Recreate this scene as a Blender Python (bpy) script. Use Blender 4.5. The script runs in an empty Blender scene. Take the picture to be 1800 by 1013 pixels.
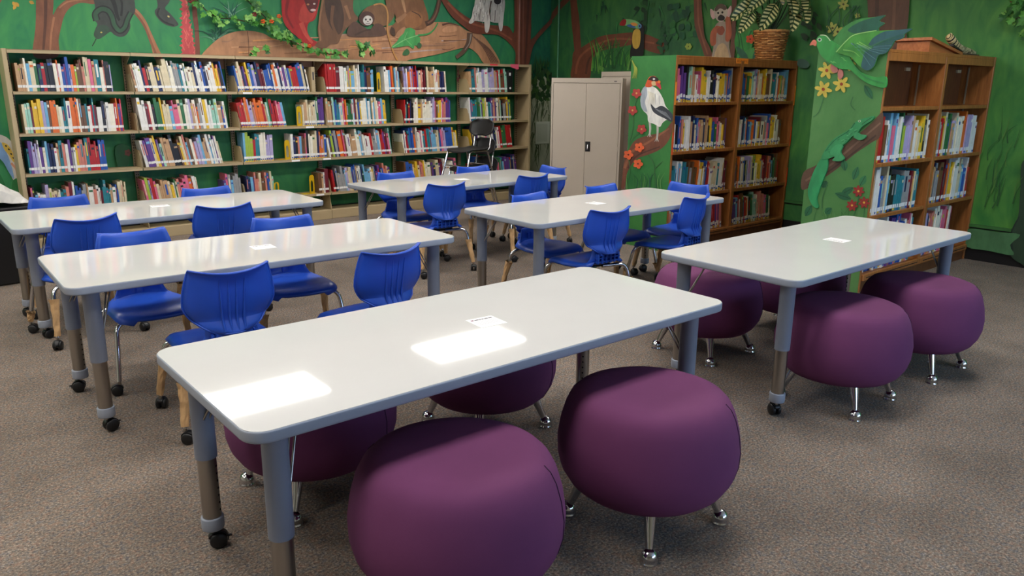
import bpy, bmesh, math, random
from mathutils import Vector, Matrix
from math import sin, cos, pi, radians, sqrt, atan2
random.seed(7)
SC = bpy.context.scene
COL = SC.collection

# ------------------------------------------------------------------ camera (solved from the six table tops)
F_PX, PITCH, ROLL, HEAD = 1354.92, radians(14.744), radians(0.510), radians(39.8)
CAM_Z = 1.4297
_e = Vector((cos(HEAD), -sin(HEAD), 0)), Vector((sin(HEAD), cos(HEAD), 0))   # room-frame right and forward
_f = _e[1] * cos(PITCH) + Vector((0, 0, -sin(PITCH)))
_u = _e[1] * sin(PITCH) + Vector((0, 0, cos(PITCH)))
_r = _e[0].copy()
CR = _r * cos(ROLL) + _u * sin(ROLL)
CU = -_r * sin(ROLL) + _u * cos(ROLL)
CF = _f
CAM = Vector((0, 0, CAM_Z))
cd = bpy.data.cameras.new('camera'); cd.sensor_fit = 'HORIZONTAL'; cd.sensor_width = 36
cd.lens = F_PX / 1800 * 36; cd.clip_start = 0.05
cam = bpy.data.objects.new('camera', cd); COL.objects.link(cam)
m = Matrix((CR, CU, -CF)).transposed().to_4x4(); m.translation = CAM
cam.matrix_world = m
SC.camera = cam

# ------------------------------------------------------------------ world, exposure
w = bpy.data.worlds.new('world'); SC.world = w; w.use_nodes = True
w.node_tree.nodes['Background'].inputs[0].default_value = (0.62, 0.78, 1.0, 1)
w.node_tree.nodes['Background'].inputs[1].default_value = 1.0
SC.view_settings.view_transform = 'Standard'
SC.view_settings.look = 'None'
SC.view_settings.exposure = 0.0
SC.view_settings.gamma = 1.0
SC.view_settings.use_curve_mapping = False
SC.cycles.use_denoising = True
SC.cycles.max_bounces = 8
SC.cycles.caustics_reflective = False
SC.cycles.caustics_refractive = False
LAMP = 13.4            # radiance of the ceiling diffusers
DAY = 46.0            # watts of each daylit window

YB, XR, XL, YF, ZC = 7.95, 7.25, -4.6, -3.4, 2.75   # room: back, right, left, front walls, ceiling
def area(name, loc, rot, sx, sy, watts, color):
    d = bpy.data.lights.new(name, 'AREA'); d.shape = 'RECTANGLE'; d.size = sx; d.size_y = sy
    d.energy = watts; d.color = color
    o = bpy.data.objects.new(name, d); COL.objects.link(o); o.location = loc; o.rotation_euler = rot
    return o
WINX = (2.4, 4.4, 6.2)
for wx in WINX:      # daylight through the three windows behind the camera
    area('window_daylight', (wx, YF - 0.06, 1.65), (radians(90), 0, 0), 1.76, 1.26, DAY, (0.42, 0.64, 1.0))

# ------------------------------------------------------------------ pixel helpers (photograph 1800x1013)
def ray(px, py):
    return CR * ((px - 900) / F_PX) + CU * (-(py - 506.5) / F_PX) + CF
def onY(px, py, Y):
    d = ray(px, py); return CAM + d * (Y / d.y)
def onX(px, py, X):
    d = ray(px, py); return CAM + d * (X / d.x)
def onZ(px, py, Z):
    d = ray(px, py); return CAM + d * ((Z - CAM_Z) / d.z)
def pj(p):
    q = Vector(p) - CAM
    z = q.dot(CF); return 900 + F_PX * q.dot(CR) / z, 506.5 - F_PX * q.dot(CU) / z
def x_at(px, Y, z):
    a, b = 0.0, 9.0
    for _ in range(40):
        mid = (a + b) / 2
        if pj((mid, Y, z))[0] < px: a = mid
        else: b = mid
    return (a + b) / 2

# ------------------------------------------------------------------ materials
def lin(c):
    f = lambda v: (v / 12.92 if v <= 0.04045 else ((v + 0.055) / 1.055) ** 2.4)
    return tuple(f(x / 255.0) for x in c) + (1.0,)
_mats = {}
def mat(name, rgb, rough=0.5, metal=0.0, var=0.0, vscale=6.0, stretch=(1, 1, 1), bump=0.0, bscale=200.0, spec=0.5, rgb2=None, coat=0.0):
    if name in _mats: return _mats[name]
    M = bpy.data.materials.new(name); M.use_nodes = True
    nt = M.node_tree; b = nt.nodes['Principled BSDF']
    b.inputs['Base Color'].default_value = lin(rgb)
    b.inputs['Roughness'].default_value = rough
    b.inputs['Metallic'].default_value = metal
    b.inputs['Specular IOR Level'].default_value = spec
    b.inputs['Coat Weight'].default_value = coat
    M.diffuse_color = lin(rgb)
    if var or rgb2 or bump:
        tc = nt.nodes.new('ShaderNodeTexCoord'); mp = nt.nodes.new('ShaderNodeMapping')
        mp.inputs['Scale'].default_value = stretch
        nt.links.new(tc.outputs['Object'], mp.inputs[0])
    if var or rgb2:
        n = nt.nodes.new('ShaderNodeTexNoise'); n.inputs['Scale'].default_value = vscale
        n.inputs['Detail'].default_value = 5; n.inputs['Roughness'].default_value = 0.6
        nt.links.new(mp.outputs[0], n.inputs['Vector'])
        r = nt.nodes.new('ShaderNodeValToRGB')
        a = lin(rgb); c = lin(rgb2) if rgb2 else tuple(min(1, x * (1 + var)) for x in a[:3]) + (1,)
        if not rgb2: a = tuple(x * (1 - var) for x in a[:3]) + (1,)
        r.color_ramp.elements[0].position = 0.35; r.color_ramp.elements[0].color = a
        r.color_ramp.elements[1].position = 0.65; r.color_ramp.elements[1].color = c
        nt.links.new(n.outputs['Fac'], r.inputs[0]); nt.links.new(r.outputs[0], b.inputs['Base Color'])
    if bump:
        n2 = nt.nodes.new('ShaderNodeTexNoise'); n2.inputs['Scale'].default_value = bscale; n2.inputs['Detail'].default_value = 3
        nt.links.new(mp.outputs[0], n2.inputs['Vector'])
        bp = nt.nodes.new('ShaderNodeBump'); bp.inputs['Strength'].default_value = bump; bp.inputs['Distance'].default_value = 0.004
        nt.links.new(n2.outputs['Fac'], bp.inputs['Height']); nt.links.new(bp.outputs[0], b.inputs['Normal'])
    _mats[name] = M
    return M
def ramp_mat(name, stops, scale, rough=0.7, stretch=(1, 1, 1), bump=0.0, bscale=100, detail=8, distort=0.4):
    M = bpy.data.materials.new(name); M.use_nodes = True
    nt = M.node_tree; b = nt.nodes['Principled BSDF']; b.inputs['Roughness'].default_value = rough
    tc = nt.nodes.new('ShaderNodeTexCoord'); mp = nt.nodes.new('ShaderNodeMapping'); mp.inputs['Scale'].default_value = stretch
    nt.links.new(tc.outputs['Object'], mp.inputs[0])
    n = nt.nodes.new('ShaderNodeTexNoise'); n.inputs['Scale'].default_value = scale; n.inputs['Detail'].default_value = detail
    n.inputs['Distortion'].default_value = distort; n.inputs['Roughness'].default_value = 0.62
    nt.links.new(mp.outputs[0], n.inputs['Vector'])
    r = nt.nodes.new('ShaderNodeValToRGB')
    els = r.color_ramp.elements
    while len(els) < len(stops): els.new(0.5)
    for e, (p, c) in zip(els, stops): e.position = p; e.color = lin(c)
    nt.links.new(n.outputs['Fac'], r.inputs[0]); nt.links.new(r.outputs[0], b.inputs['Base Color'])
    if bump:
        n2 = nt.nodes.new('ShaderNodeTexNoise'); n2.inputs['Scale'].default_value = bscale; n2.inputs['Detail'].default_value = 2
        nt.links.new(tc.outputs['Object'], n2.inputs['Vector'])
        bp = nt.nodes.new('ShaderNodeBump'); bp.inputs['Strength'].default_value = bump; bp.inputs['Distance'].default_value = 0.006
        nt.links.new(n2.outputs['Fac'], bp.inputs['Height']); nt.links.new(bp.outputs[0], b.inputs['Normal'])
    _mats[name] = M
    return M
def emit(name, rgb, s):
    M = bpy.data.materials.new(name); M.use_nodes = True; nt = M.node_tree
    b = nt.nodes['Principled BSDF']; b.inputs['Base Color'].default_value = (0.9, 0.9, 0.9, 1)
    b.inputs['Emission Color'].default_value = rgb + (1,); b.inputs['Emission Strength'].default_value = s
    return M

M_white = mat('table_laminate', (212, 211, 208), 0.045, var=0.015, vscale=3, spec=0.55)
M_edge = mat('grey_edge_band', (150, 157, 170), 0.42, var=0.03)
M_sleeve = mat('grey_leg_paint', (124, 131, 146), 0.42, var=0.04)
M_chrome = mat('chrome', (205, 205, 208), 0.10, 1.0)
M_steel = mat('brushed_steel', (168, 163, 156), 0.28, 1.0)
M_black = mat('black_plastic', (22, 22, 24), 0.42)
M_blue = mat('blue_plastic', (34, 80, 188), 0.36, var=0.05, vscale=5, bump=0.05, bscale=500)
M_kraft = mat('kraft_paper', (196, 158, 112), 0.8, var=0.16, vscale=14, bump=0.5, bscale=60)
M_purple = mat('purple_fabric', (110, 57, 97), 0.85, var=0.06, vscale=3, bump=0.15, bscale=900, spec=0.25)
M_seam = mat('purple_seam', (52, 22, 50), 0.9)
M_tan = mat('tan_enamel', (178, 158, 122), 0.5, var=0.03, vscale=4)
M_tan_d = mat('tan_enamel_dark', (150, 132, 102), 0.5)
M_slot = mat('slot_black', (25, 22, 20), 0.8)
M_cab = mat('beige_enamel', (190, 178, 163), 0.5, var=0.02, vscale=3)
M_wood = ramp_mat('oak_veneer', [(0.3, (126, 76, 34)), (0.5, (152, 94, 44)), (0.7, (170, 110, 56))], 6, 0.42, (8, 8, 0.8))
M_wood_d = ramp_mat('oak_dark', [(0.3, (88, 50, 24)), (0.6, (112, 66, 32)), (0.8, (122, 76, 38))], 6, 0.5, (8, 8, 0.8))
M_wood_l = ramp_mat('cherry_wood', [(0.3, (150, 84, 42)), (0.6, (176, 106, 58)), (0.8, (186, 118, 66))], 5, 0.4, (1, 8, 8))
M_paper = mat('white_paper', (243, 242, 240), 0.7)
M_ink = mat('ink', (70, 68, 74), 0.8)
M_ink_red = mat('ink_red', (120, 60, 84), 0.8)
M_pages = mat('book_pages', (222, 212, 190), 0.85)
M_lab = mat('spine_label', (232, 231, 228), 0.6)
M_lab_b = mat('label_blue', (38, 84, 158), 0.6)
M_lab_y = mat('label_yellow', (214, 178, 52), 0.6)
M_yell = mat('yellow_enamel', (222, 182, 18), 0.4)
M_orange = mat('orange_paper', (244, 146, 44), 0.6)
M_orange_r = mat('orange_red_paper', (222, 78, 26), 0.6)
M_pink = mat('pink_paper', (226, 92, 118), 0.7)
M_redtape = mat('red_tape', (222, 58, 70), 0.6)
M_baseb = mat('black_vinyl', (20, 17, 18), 0.5)
M_ceil = mat('ceiling_tile', (225, 222, 214), 0.9, var=0.05, vscale=40)
M_outer = mat('cream_wall', (206, 200, 184), 0.8, var=0.02)
M_frame = mat('window_frame', (190, 188, 182), 0.5)

# ------------------------------------------------------------------ mesh builder
class MB:
    def __init__(s): s.v, s.f, s.mi, s.sm, s.mats = [], [], [], [], []
    def m(s, M):
        if M not in s.mats: s.mats.append(M)
        return s.mats.index(M)
    def add(s, vs, fs, M, smooth=False):
        o = len(s.v); k = s.m(M)
        s.v += [tuple(v) for v in vs]
        for f in fs: s.f.append([o + i for i in f]); s.mi.append(k); s.sm.append(smooth)
        return s
    def box(s, x0, x1, y0, y1, z0, z1, M, mtx=None):
        vs = [Vector((x, y, z)) for z in (z0, z1) for y in (y0, y1) for x in (x0, x1)]
        if mtx: vs = [mtx @ v for v in vs]
        return s.add(vs, [(0, 2, 3, 1), (4, 5, 7, 6), (0, 1, 5, 4), (2, 6, 7, 3), (0, 4, 6, 2), (1, 3, 7, 5)], M)
    def bbox(s, x0, x1, y0, y1, z0, z1, M, b=0.004):
        # box with chamfered edges all round
        vs, idx = [], {}
        X, Y, Z = (x0, x1), (y0, y1), (z0, z1)
        sg = (1, -1)
        for i in (0, 1):
            for j in (0, 1):
                for k in (0, 1):
                    for a in range(3):
                        p = [X[i], Y[j], Z[k]]
                        for q in range(3):
                            if q != a: p[q] += b * sg[(i, j, k)[q]]
                        idx[(i, j, k, a)] = len(vs); vs.append(p)
        fs = []
        for a in range(3):
            o = [q for q in range(3) if q != a]
            for side in (0, 1):
                loop = []
                for (p, q) in ((0, 0), (1, 0), (1, 1), (0, 1)):
                    key = [0, 0, 0]; key[a] = side; key[o[0]] = p; key[o[1]] = q
                    loop.append(idx[(*key, a)])
                fs.append(loop if (side == 1) == (a != 1) else loop[::-1])
        for a in range(3):
            o = [q for q in range(3) if q != a]
            for p in (0, 1):
                for q in (0, 1):
                    k0 = [0, 0, 0]; k1 = [0, 0, 0]; k0[o[0]] = k1[o[0]] = p; k0[o[1]] = k1[o[1]] = q; k1[a] = 1
                    fs.append([idx[(*k0, o[0])], idx[(*k1, o[0])], idx[(*k1, o[1])], idx[(*k0, o[1])]])
        for i in (0, 1):
            for j in (0, 1):
                for k in (0, 1): fs.append([idx[(i, j, k, 0)], idx[(i, j, k, 1)], idx[(i, j, k, 2)]])
        return s.add(vs, fs, M)
    def ring(s, c, ax, r, n, ph=0):
        ax = Vector(ax).normalized(); t = Vector((0, 0, 1)) if abs(ax.z) < 0.9 else Vector((1, 0, 0))
        u = ax.cross(t).normalized(); v = ax.cross(u)
        return [Vector(c) + (u * cos(ph + 2 * pi * i / n) + v * sin(ph + 2 * pi * i / n)) * r for i in range(n)]
    def tube(s, pts, rad, M, n=10, caps=True):
        pts = [Vector(p) for p in pts]
        if not isinstance(rad, (list, tuple)): rad = [rad] * len(pts)
        vs, prev = [], None
        for i, p in enumerate(pts):
            a = pts[max(0, i - 1)]; b = pts[min(len(pts) - 1, i + 1)]
            ax = (b - a).normalized()
            if prev is None:
                t = Vector((0, 0, 1)) if abs(ax.z) < 0.9 else Vector((1, 0, 0)); u = ax.cross(t).normalized()
            else:
                u = (prev - ax * prev.dot(ax)).normalized()
            prev = u; v = ax.cross(u)
            vs += [p + (u * cos(2 * pi * k / n) + v * sin(2 * pi * k / n)) * rad[i] for k in range(n)]
        fs = []
        for i in range(len(pts) - 1):
            for k in range(n): fs.append((i * n + k, i * n + (k + 1) % n, (i + 1) * n + (k + 1) % n, (i + 1) * n + k))
        s.add(vs, fs, M, True)
        if caps:
            e = (len(pts) - 1) * n
            s.add(vs[:n], [tuple(range(n - 1, -1, -1))], M); s.add(vs[e:], [tuple(range(n))], M)
        return s
    def lathe(s, prof, M, n=24, c=(0, 0, 0), smooth=True, mtx=None):
        vs, fs = [], []
        for r, z in prof:
            for k in range(n):
                p = Vector((r * cos(2 * pi * k / n), r * sin(2 * pi * k / n), z))
                vs.append((mtx @ p if mtx else p) + Vector(c))
        for i in range(len(prof) - 1):
            for k in range(n): fs.append((i * n + k, i * n + (k + 1) % n, (i + 1) * n + (k + 1) % n, (i + 1) * n + k))
        s.add(vs, fs, M, smooth)
        if prof[0][0] > 1e-5: s.add(vs[:n], [tuple(range(n - 1, -1, -1))], M)
        if prof[-1][0] > 1e-5: s.add(vs[-n:], [tuple(range(n))], M)
        return s
    def shell(s, g, th, M, smooth=True):
        # g: grid [rows][cols] of Vectors; gives it thickness th along its own normals
        R, Cn = len(g), len(g[0])
        nrm = []
        for i in range(R):
            row = []
            for j in range(Cn):
                a = g[min(R - 1, i + 1)][j] - g[max(0, i - 1)][j]; b = g[i][min(Cn - 1, j + 1)] - g[i][max(0, j - 1)]
                k = a.cross(b); row.append(k.normalized() if k.length > 1e-9 else Vector((0, 0, 1)))
            nrm.append(row)
        top = [g[i][j] + nrm[i][j] * th / 2 for i in range(R) for j in range(Cn)]
        bot = [g[i][j] - nrm[i][j] * th / 2 for i in range(R) for j in range(Cn)]
        N = R * Cn; fs = []
        for i in range(R - 1):
            for j in range(Cn - 1):
                a, b, c, d = i * Cn + j, i * Cn + j + 1, (i + 1) * Cn + j + 1, (i + 1) * Cn + j
                fs.append((a, d, c, b)); fs.append((N + a, N + b, N + c, N + d))
        edge = [(0, j) for j in range(Cn)] + [(i, Cn - 1) for i in range(1, R)] + [(R - 1, j) for j in range(Cn - 2, -1, -1)] + [(i, 0) for i in range(R - 2, 0, -1)]
        for q in range(len(edge)):
            a = edge[q][0] * Cn + edge[q][1]; b = edge[(q + 1) % len(edge)]; b = b[0] * Cn + b[1]
            fs.append((a, b, N + b, N + a))
        return s.add(top + bot, fs, M, smooth)
    def prism(s, poly, off, M, M2=None):
        # poly: list of Vectors in a plane, extruded by Vector off
        n = len(poly); vs = list(poly) + [p + off for p in poly]
        s.add(vs, [tuple(range(n - 1, -1, -1)), tuple(range(n, 2 * n))], M)
        s.add(vs, [(i, (i + 1) % n, n + (i + 1) % n, n + i) for i in range(n)], M2 or M)
        return s
    def mesh(s, name):
        me = bpy.data.meshes.new(name); me.from_pydata(s.v, [], s.f)
        for M in s.mats: me.materials.append(M)
        me.polygons.foreach_set('material_index', s.mi); me.polygons.foreach_set('use_smooth', s.sm)
        me.update()
        return me
    def build(s, name, parent=None, loc=None, rz=None, fix=True):
        me = s.mesh(name)
        if fix:
            bm = bmesh.new(); bm.from_mesh(me); bmesh.ops.recalc_face_normals(bm, faces=bm.faces); bm.to_mesh(me); bm.free()
        return put(name, me, parent, loc, rz)
def put(name, me, parent=None, loc=None, rz=None):
    o = bpy.data.objects.new(name, me); COL.objects.link(o)
    if parent: o.parent = parent
    if loc is not None: o.location = loc
    if rz is not None: o.rotation_euler = (0, 0, rz)
    return o
def empty(name, loc=(0, 0, 0), rz=0.0):
    o = bpy.data.objects.new(name, None); COL.objects.link(o); o.location = loc; o.rotation_euler = (0, 0, rz)
    o.empty_display_size = 0.1
    return o
def tag(o, label, cat, group=None):
    o['label'] = label; o['category'] = cat
    if group: o['group'] = group
    return o
def struct(o, label=None):
    o['kind'] = 'structure'
    if label: o['label'] = label
    return o
def copy_tree(o, parent=None):
    c = o.copy(); COL.objects.link(c)
    if parent: c.parent = parent
    for ch in o.children: copy_tree(ch, c)
    return c

# ------------------------------------------------------------------ the room
carpet = bpy.data.materials.new('carpet'); carpet.use_nodes = True
nt = carpet.node_tree; b = nt.nodes['Principled BSDF']; b.inputs['Roughness'].default_value = 0.95; b.inputs['Specular IOR Level'].default_value = 0.1
tc = nt.nodes.new('ShaderNodeTexCoord')
def _noise(sc, det=2, rough=0.5):
    n = nt.nodes.new('ShaderNodeTexNoise'); n.inputs['Scale'].default_value = sc; n.inputs['Detail'].default_value = det
    n.inputs['Roughness'].default_value = rough
    nt.links.new(tc.outputs['Object'], n.inputs['Vector']); return n
def _ramp(n, stops):
    r = nt.nodes.new('ShaderNodeValToRGB'); els = r.color_ramp.elements
    while len(els) < len(stops): els.new(0.5)
    for e, (p, c) in zip(els, stops): e.position = p; e.color = lin(c)
    nt.links.new(n.outputs['Fac'], r.inputs[0]); return r
n1 = _noise(120, 3, 0.75); r1 = _ramp(n1, [(0.36, (62, 56, 54)), (0.46, (130, 117, 106)), (0.54, (150, 137, 122)), (0.64, (214, 196, 174))])
n2 = _noise(45, 4, 0.7); r2 = _ramp(n2, [(0.36, (104, 116, 134)), (0.5, (138, 128, 116)), (0.64, (176, 132, 112))])
n3 = _noise(3.0, 4, 0.6); r3 = _ramp(n3, [(0.3, (208, 208, 208)), (0.7, (244, 244, 244))])
mx = nt.nodes.new('ShaderNodeMixRGB'); mx.inputs[0].default_value = 0.38
nt.links.new(r1.outputs[0], mx.inputs[1]); nt.links.new(r2.outputs[0], mx.inputs[2])
mm = nt.nodes.new('ShaderNodeMixRGB'); mm.blend_type = 'MULTIPLY'; mm.inputs[0].default_value = 1.0
nt.links.new(mx.outputs[0], mm.inputs[1]); nt.links.new(r3.outputs[0], mm.inputs[2]); nt.links.new(mm.outputs[0], b.inputs['Base Color'])
bp = nt.nodes.new('ShaderNodeBump'); bp.inputs['Strength'].default_value = 0.7; bp.inputs['Distance'].default_value = 0.006
nt.links.new(n1.outputs['Fac'], bp.inputs['Height']); nt.links.new(bp.outputs[0], b.inputs['Normal'])

struct(MB().box(XL - .1, XR + .1, YF - .1, YB + .1, -0.1, 0, carpet).build('floor'), 'mottled grey brown loop carpet')
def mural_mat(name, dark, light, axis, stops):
    # painted ground: two ramps blended along the wall by noise and by a change of hue from end to end
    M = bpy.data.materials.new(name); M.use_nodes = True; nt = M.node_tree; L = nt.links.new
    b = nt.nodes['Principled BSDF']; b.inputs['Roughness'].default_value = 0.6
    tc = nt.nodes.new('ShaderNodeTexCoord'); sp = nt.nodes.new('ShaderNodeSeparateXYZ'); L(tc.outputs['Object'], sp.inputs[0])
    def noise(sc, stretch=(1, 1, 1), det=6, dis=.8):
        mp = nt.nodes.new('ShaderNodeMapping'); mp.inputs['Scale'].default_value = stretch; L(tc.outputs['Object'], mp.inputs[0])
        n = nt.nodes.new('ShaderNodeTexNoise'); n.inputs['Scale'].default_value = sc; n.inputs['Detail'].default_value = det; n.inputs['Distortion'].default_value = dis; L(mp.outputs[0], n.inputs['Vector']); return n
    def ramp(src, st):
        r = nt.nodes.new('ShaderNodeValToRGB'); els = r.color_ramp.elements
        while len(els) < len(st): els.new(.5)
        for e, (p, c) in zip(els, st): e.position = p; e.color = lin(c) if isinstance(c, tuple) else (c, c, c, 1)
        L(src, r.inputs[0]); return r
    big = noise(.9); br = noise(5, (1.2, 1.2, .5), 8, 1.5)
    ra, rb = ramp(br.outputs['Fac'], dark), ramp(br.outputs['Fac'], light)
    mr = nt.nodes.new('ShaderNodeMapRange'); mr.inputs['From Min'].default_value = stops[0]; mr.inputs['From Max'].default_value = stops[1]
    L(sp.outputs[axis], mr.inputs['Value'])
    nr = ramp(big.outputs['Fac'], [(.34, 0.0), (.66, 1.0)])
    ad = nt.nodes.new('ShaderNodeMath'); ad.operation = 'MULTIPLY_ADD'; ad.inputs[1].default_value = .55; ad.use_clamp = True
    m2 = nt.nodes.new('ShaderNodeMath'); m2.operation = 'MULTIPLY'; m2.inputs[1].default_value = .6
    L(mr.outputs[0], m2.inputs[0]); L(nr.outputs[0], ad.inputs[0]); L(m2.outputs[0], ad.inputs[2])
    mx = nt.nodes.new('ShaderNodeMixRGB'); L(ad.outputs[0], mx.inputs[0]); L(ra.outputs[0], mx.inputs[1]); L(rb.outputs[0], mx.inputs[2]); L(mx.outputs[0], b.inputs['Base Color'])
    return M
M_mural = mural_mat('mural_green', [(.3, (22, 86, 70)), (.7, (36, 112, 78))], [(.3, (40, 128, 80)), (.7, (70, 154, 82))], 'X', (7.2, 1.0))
M_mural_r = mural_mat('mural_green_right', [(.3, (20, 72, 52)), (.7, (36, 96, 56))], [(.3, (52, 126, 54)), (.7, (92, 156, 62))], 'Y', (7.0, 1.6))  # darker far end: teal paint plus recess shade put into the colour
wall_back = struct(MB().box(XL - .1, XR + .1, YB, YB + .1, 0, ZC, M_mural).build('wall_back'), 'back wall painted with a jungle mural')
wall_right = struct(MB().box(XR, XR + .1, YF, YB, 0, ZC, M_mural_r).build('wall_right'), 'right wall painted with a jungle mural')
struct(MB().box(XL - .1, XL, YF, YB, 0, ZC, M_outer).build('wall_left'))
wf = MB()
xs = [XL - .1]
for wx in WINX: xs += [wx - .9, wx + .9]
xs.append(XR + .1)
for i in range(0, len(xs), 2): wf.box(xs[i], xs[i + 1], YF - .1, YF, 0, ZC, M_outer)
for wx in WINX:
    wf.box(wx - .9, wx + .9, YF - .1, YF, 0, 1.0, M_outer); wf.box(wx - .9, wx + .9, YF - .1, YF, 2.3, ZC, M_outer)
struct(wf.build('wall_front'))
for i, wx in enumerate(WINX):
    f = MB()
    for a, b_ in ((wx - .9, wx - .86), (wx - .02, wx + .02), (wx + .86, wx + .9)): f.box(a, b_, YF - .08, YF - .02, 1.0, 2.3, M_frame)
    f.box(wx - .9, wx + .9, YF - .08, YF - .02, 1.0, 1.04, M_frame); f.box(wx - .9, wx + .9, YF - .08, YF - .02, 2.26, 2.3, M_frame)
    struct(f.build('window_%d' % (i + 1)))
struct(MB().box(XL - .1, XR + .1, YF - .1, YB + .1, ZC, ZC + .1, M_ceil).build('ceiling'))
struct(MB().box(XR - .006, XR, YF, YB, 0, .105, M_baseb).build('baseboard_right'), 'black vinyl baseboard')
struct(MB().box(XL, XR, YB - .006, YB, 0, .105, M_baseb).build('baseboard_back'))
M_rail = ramp_mat('rail_green', [(0.3, (34, 84, 48)), (0.6, (62, 116, 56)), (0.8, (90, 136, 70))], 2.0, 0.5)
rl = MB().box(XR - .02, XR, YF, YB, .285, .31, M_rail); rl.box(XR - .012, XR, YF, YB, .275, .285, M_baseb)
struct(rl.build('trim_1'), 'painted raceway running along the right wall')
M_pipe = mat('pipe_brown', (128, 74, 54), 0.4, var=0.1, vscale=8)
M_pipeg = mat('pipe_green', (64, 126, 88), 0.45, var=0.1, vscale=8)
struct(MB().tube([(6.69, YB - .02, 0), (6.69, YB - .02, ZC)], .020, M_pipe).tube([(6.755, YB - .014, 0), (6.755, YB - .014, ZC)], .012, M_pipe).build('trim_2'), 'brown painted conduits on the tree trunk')
_p = onX(983, 60, XR)
struct(MB().tube([(XR - .014, _p.y, .31), (XR - .014, _p.y, ZC)], .014, M_pipeg).build('trim_3'), 'pale green conduit near the corner')

# ------------------------------------------------------------------ ceiling troffers
M_diff = emit('diffuser', (1.0, 0.965, 0.92), LAMP)
def troffer(x, y, label):
    t = empty('ceiling_light', (x, y, ZC)); tag(t, label, 'light', 'recessed fluorescent ceiling lights')
    f = MB()
    for a in ((-.64, .64, -.335, -.30), (-.64, .64, .30, .335), (-.64, -.605, -.30, .30), (.605, .64, -.30, .30)): f.box(*a, -.03, 0, M_frame)
    f.build('frame', t); MB().box(-.605, .605, -.30, .30, -.022, -.002, M_diff).build('diffuser', t)
cols = ((-2.40, 'added far left'), (0.04, 'left'), (2.48, 'middle'), (4.95, 'right'))  # leftmost column is unseen, added to brighten upright faces turned towards it
rows = ((6.68, 'nearest the back bookcase'), (4.24, 'second from the back'), (1.80, 'third from the back'))
for cx, cn in cols:
    for ry, rn in rows: troffer(cx, ry, 'rectangular ceiling light of the %s column, %s' % (cn, rn))

# ------------------------------------------------------------------ tables
TL, TW, TH = 1.829, 0.752, 0.655
def rrect(L, W, r, n=8):
    pts = []
    for cx, cy, a0 in ((L / 2 - r, W / 2 - r, 0), (-L / 2 + r, W / 2 - r, 90), (-L / 2 + r, -W / 2 + r, 180), (L / 2 - r, -W / 2 + r, 270)):
        for k in range(n + 1):
            a = radians(a0 + 90 * k / n); pts.append((cx + r * cos(a), cy + r * sin(a)))
    return pts
def top_mesh():
    b = MB(); L = rrect(TL - .006, TW - .006, .057)
    n = len(L)
    b.add([(x, y, TH) for x, y in L] + [(x, y, TH - .004) for x, y in L], [tuple(range(n))] + [(i, n + i, n + (i + 1) % n, (i + 1) % n) for i in range(n)], M_white)
    return b.mesh('tabletop')
def edge_mesh():
    b = MB(); vs = []; prof = [(-.004, -.0006), (-.002, -.0012), (-.0004, -.003), (0, -.006), (0, -.024), (-.001, -.029), (-.004, -.032), (-.010, -.033), (-.30, -.033)]
    for d, z in prof:
        L = rrect(TL + 2 * d, TW + 2 * d, max(.06 + d, .02)); vs.append([(x, y, TH + z) for x, y in L])
    n = len(vs[0]); flat = [v for r in vs for v in r]; fs = []
    for i in range(len(prof) - 1):
        for k in range(n): fs.append((i * n + k, (i + 1) * n + k, (i + 1) * n + (k + 1) % n, i * n + (k + 1) % n))
    e = (len(prof) - 1) * n; fs.append(tuple(range(e + n - 1, e - 1, -1)))
    b.add(flat, fs, M_edge, True)
    return b.mesh('edge_band')
ME_top, ME_edge = top_mesh(), edge_mesh()
ME_sleeve = MB().lathe([(.0325, .315), (.033, .318), (.033, .60), (.045, .612), (.045, .622)], M_sleeve, 20).mesh('leg')
lt = MB().lathe([(.0285, .10), (.0285, .33)], M_steel, 20)
ME_lower = lt.mesh('lower_tube')
ME_collar = MB().lathe([(.027, .068), (.033, .07), (.0345, .074), (.0345, .108), (.033, .112), (.0285, .112)], M_edge, 20).mesh('collar')
hb = MB()
for k in range(7): hb.lathe([(.004, 0), (.004, .001)], M_slot, 8, (0.0285, 0, .135 + k * .025), False, Matrix.Rotation(pi / 2, 3, 'Y'))
ME_holes = hb.mesh('pin_holes')
def caster_mesh(r=.027):
    b = MB()
    b.tube([(0, 0, .07), (0, 0, 2 * r)], .008, M_steel, 8)
    for sx in (-1, 1):
        b.lathe([(r * .55, 0), (r * .9, .001), (r, .004), (r, .014), (r * .85, .018), (.0, .018)] , M_black, 16, (0.004 * sx + .0, .012, r), True, Matrix.Rotation(sx * pi / 2, 3, 'Y'))
    # hood
    g = []
    for i in range(9):
        a = radians(-10 + 170 * i / 8); g.append([Vector((x, .012 + (r + .003) * cos(a), r + (r + .003) * sin(a))) for x in (-.013, -.006, 0, .006, .013)])
    b.shell(g, .003, M_black); b.box(-.004, .004, .012 + r * .8, .012 + r * 1.5, r * 1.1, r * 1.3, M_black)
    return b.mesh('caster')
ME_caster = caster_mesh()
ME_brace = MB().tube([(.028, .012, .45), (.075, .075, .6), (.10, .11, .62)], .0035, M_steel, 6).tube([(.03, -.006, .45), (.085, .055, .6), (.115, .085, .62)], .0035, M_steel, 6).mesh('brace')
M_plug = mat('plug', (60, 62, 70), .5)
TABLES = {}
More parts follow.
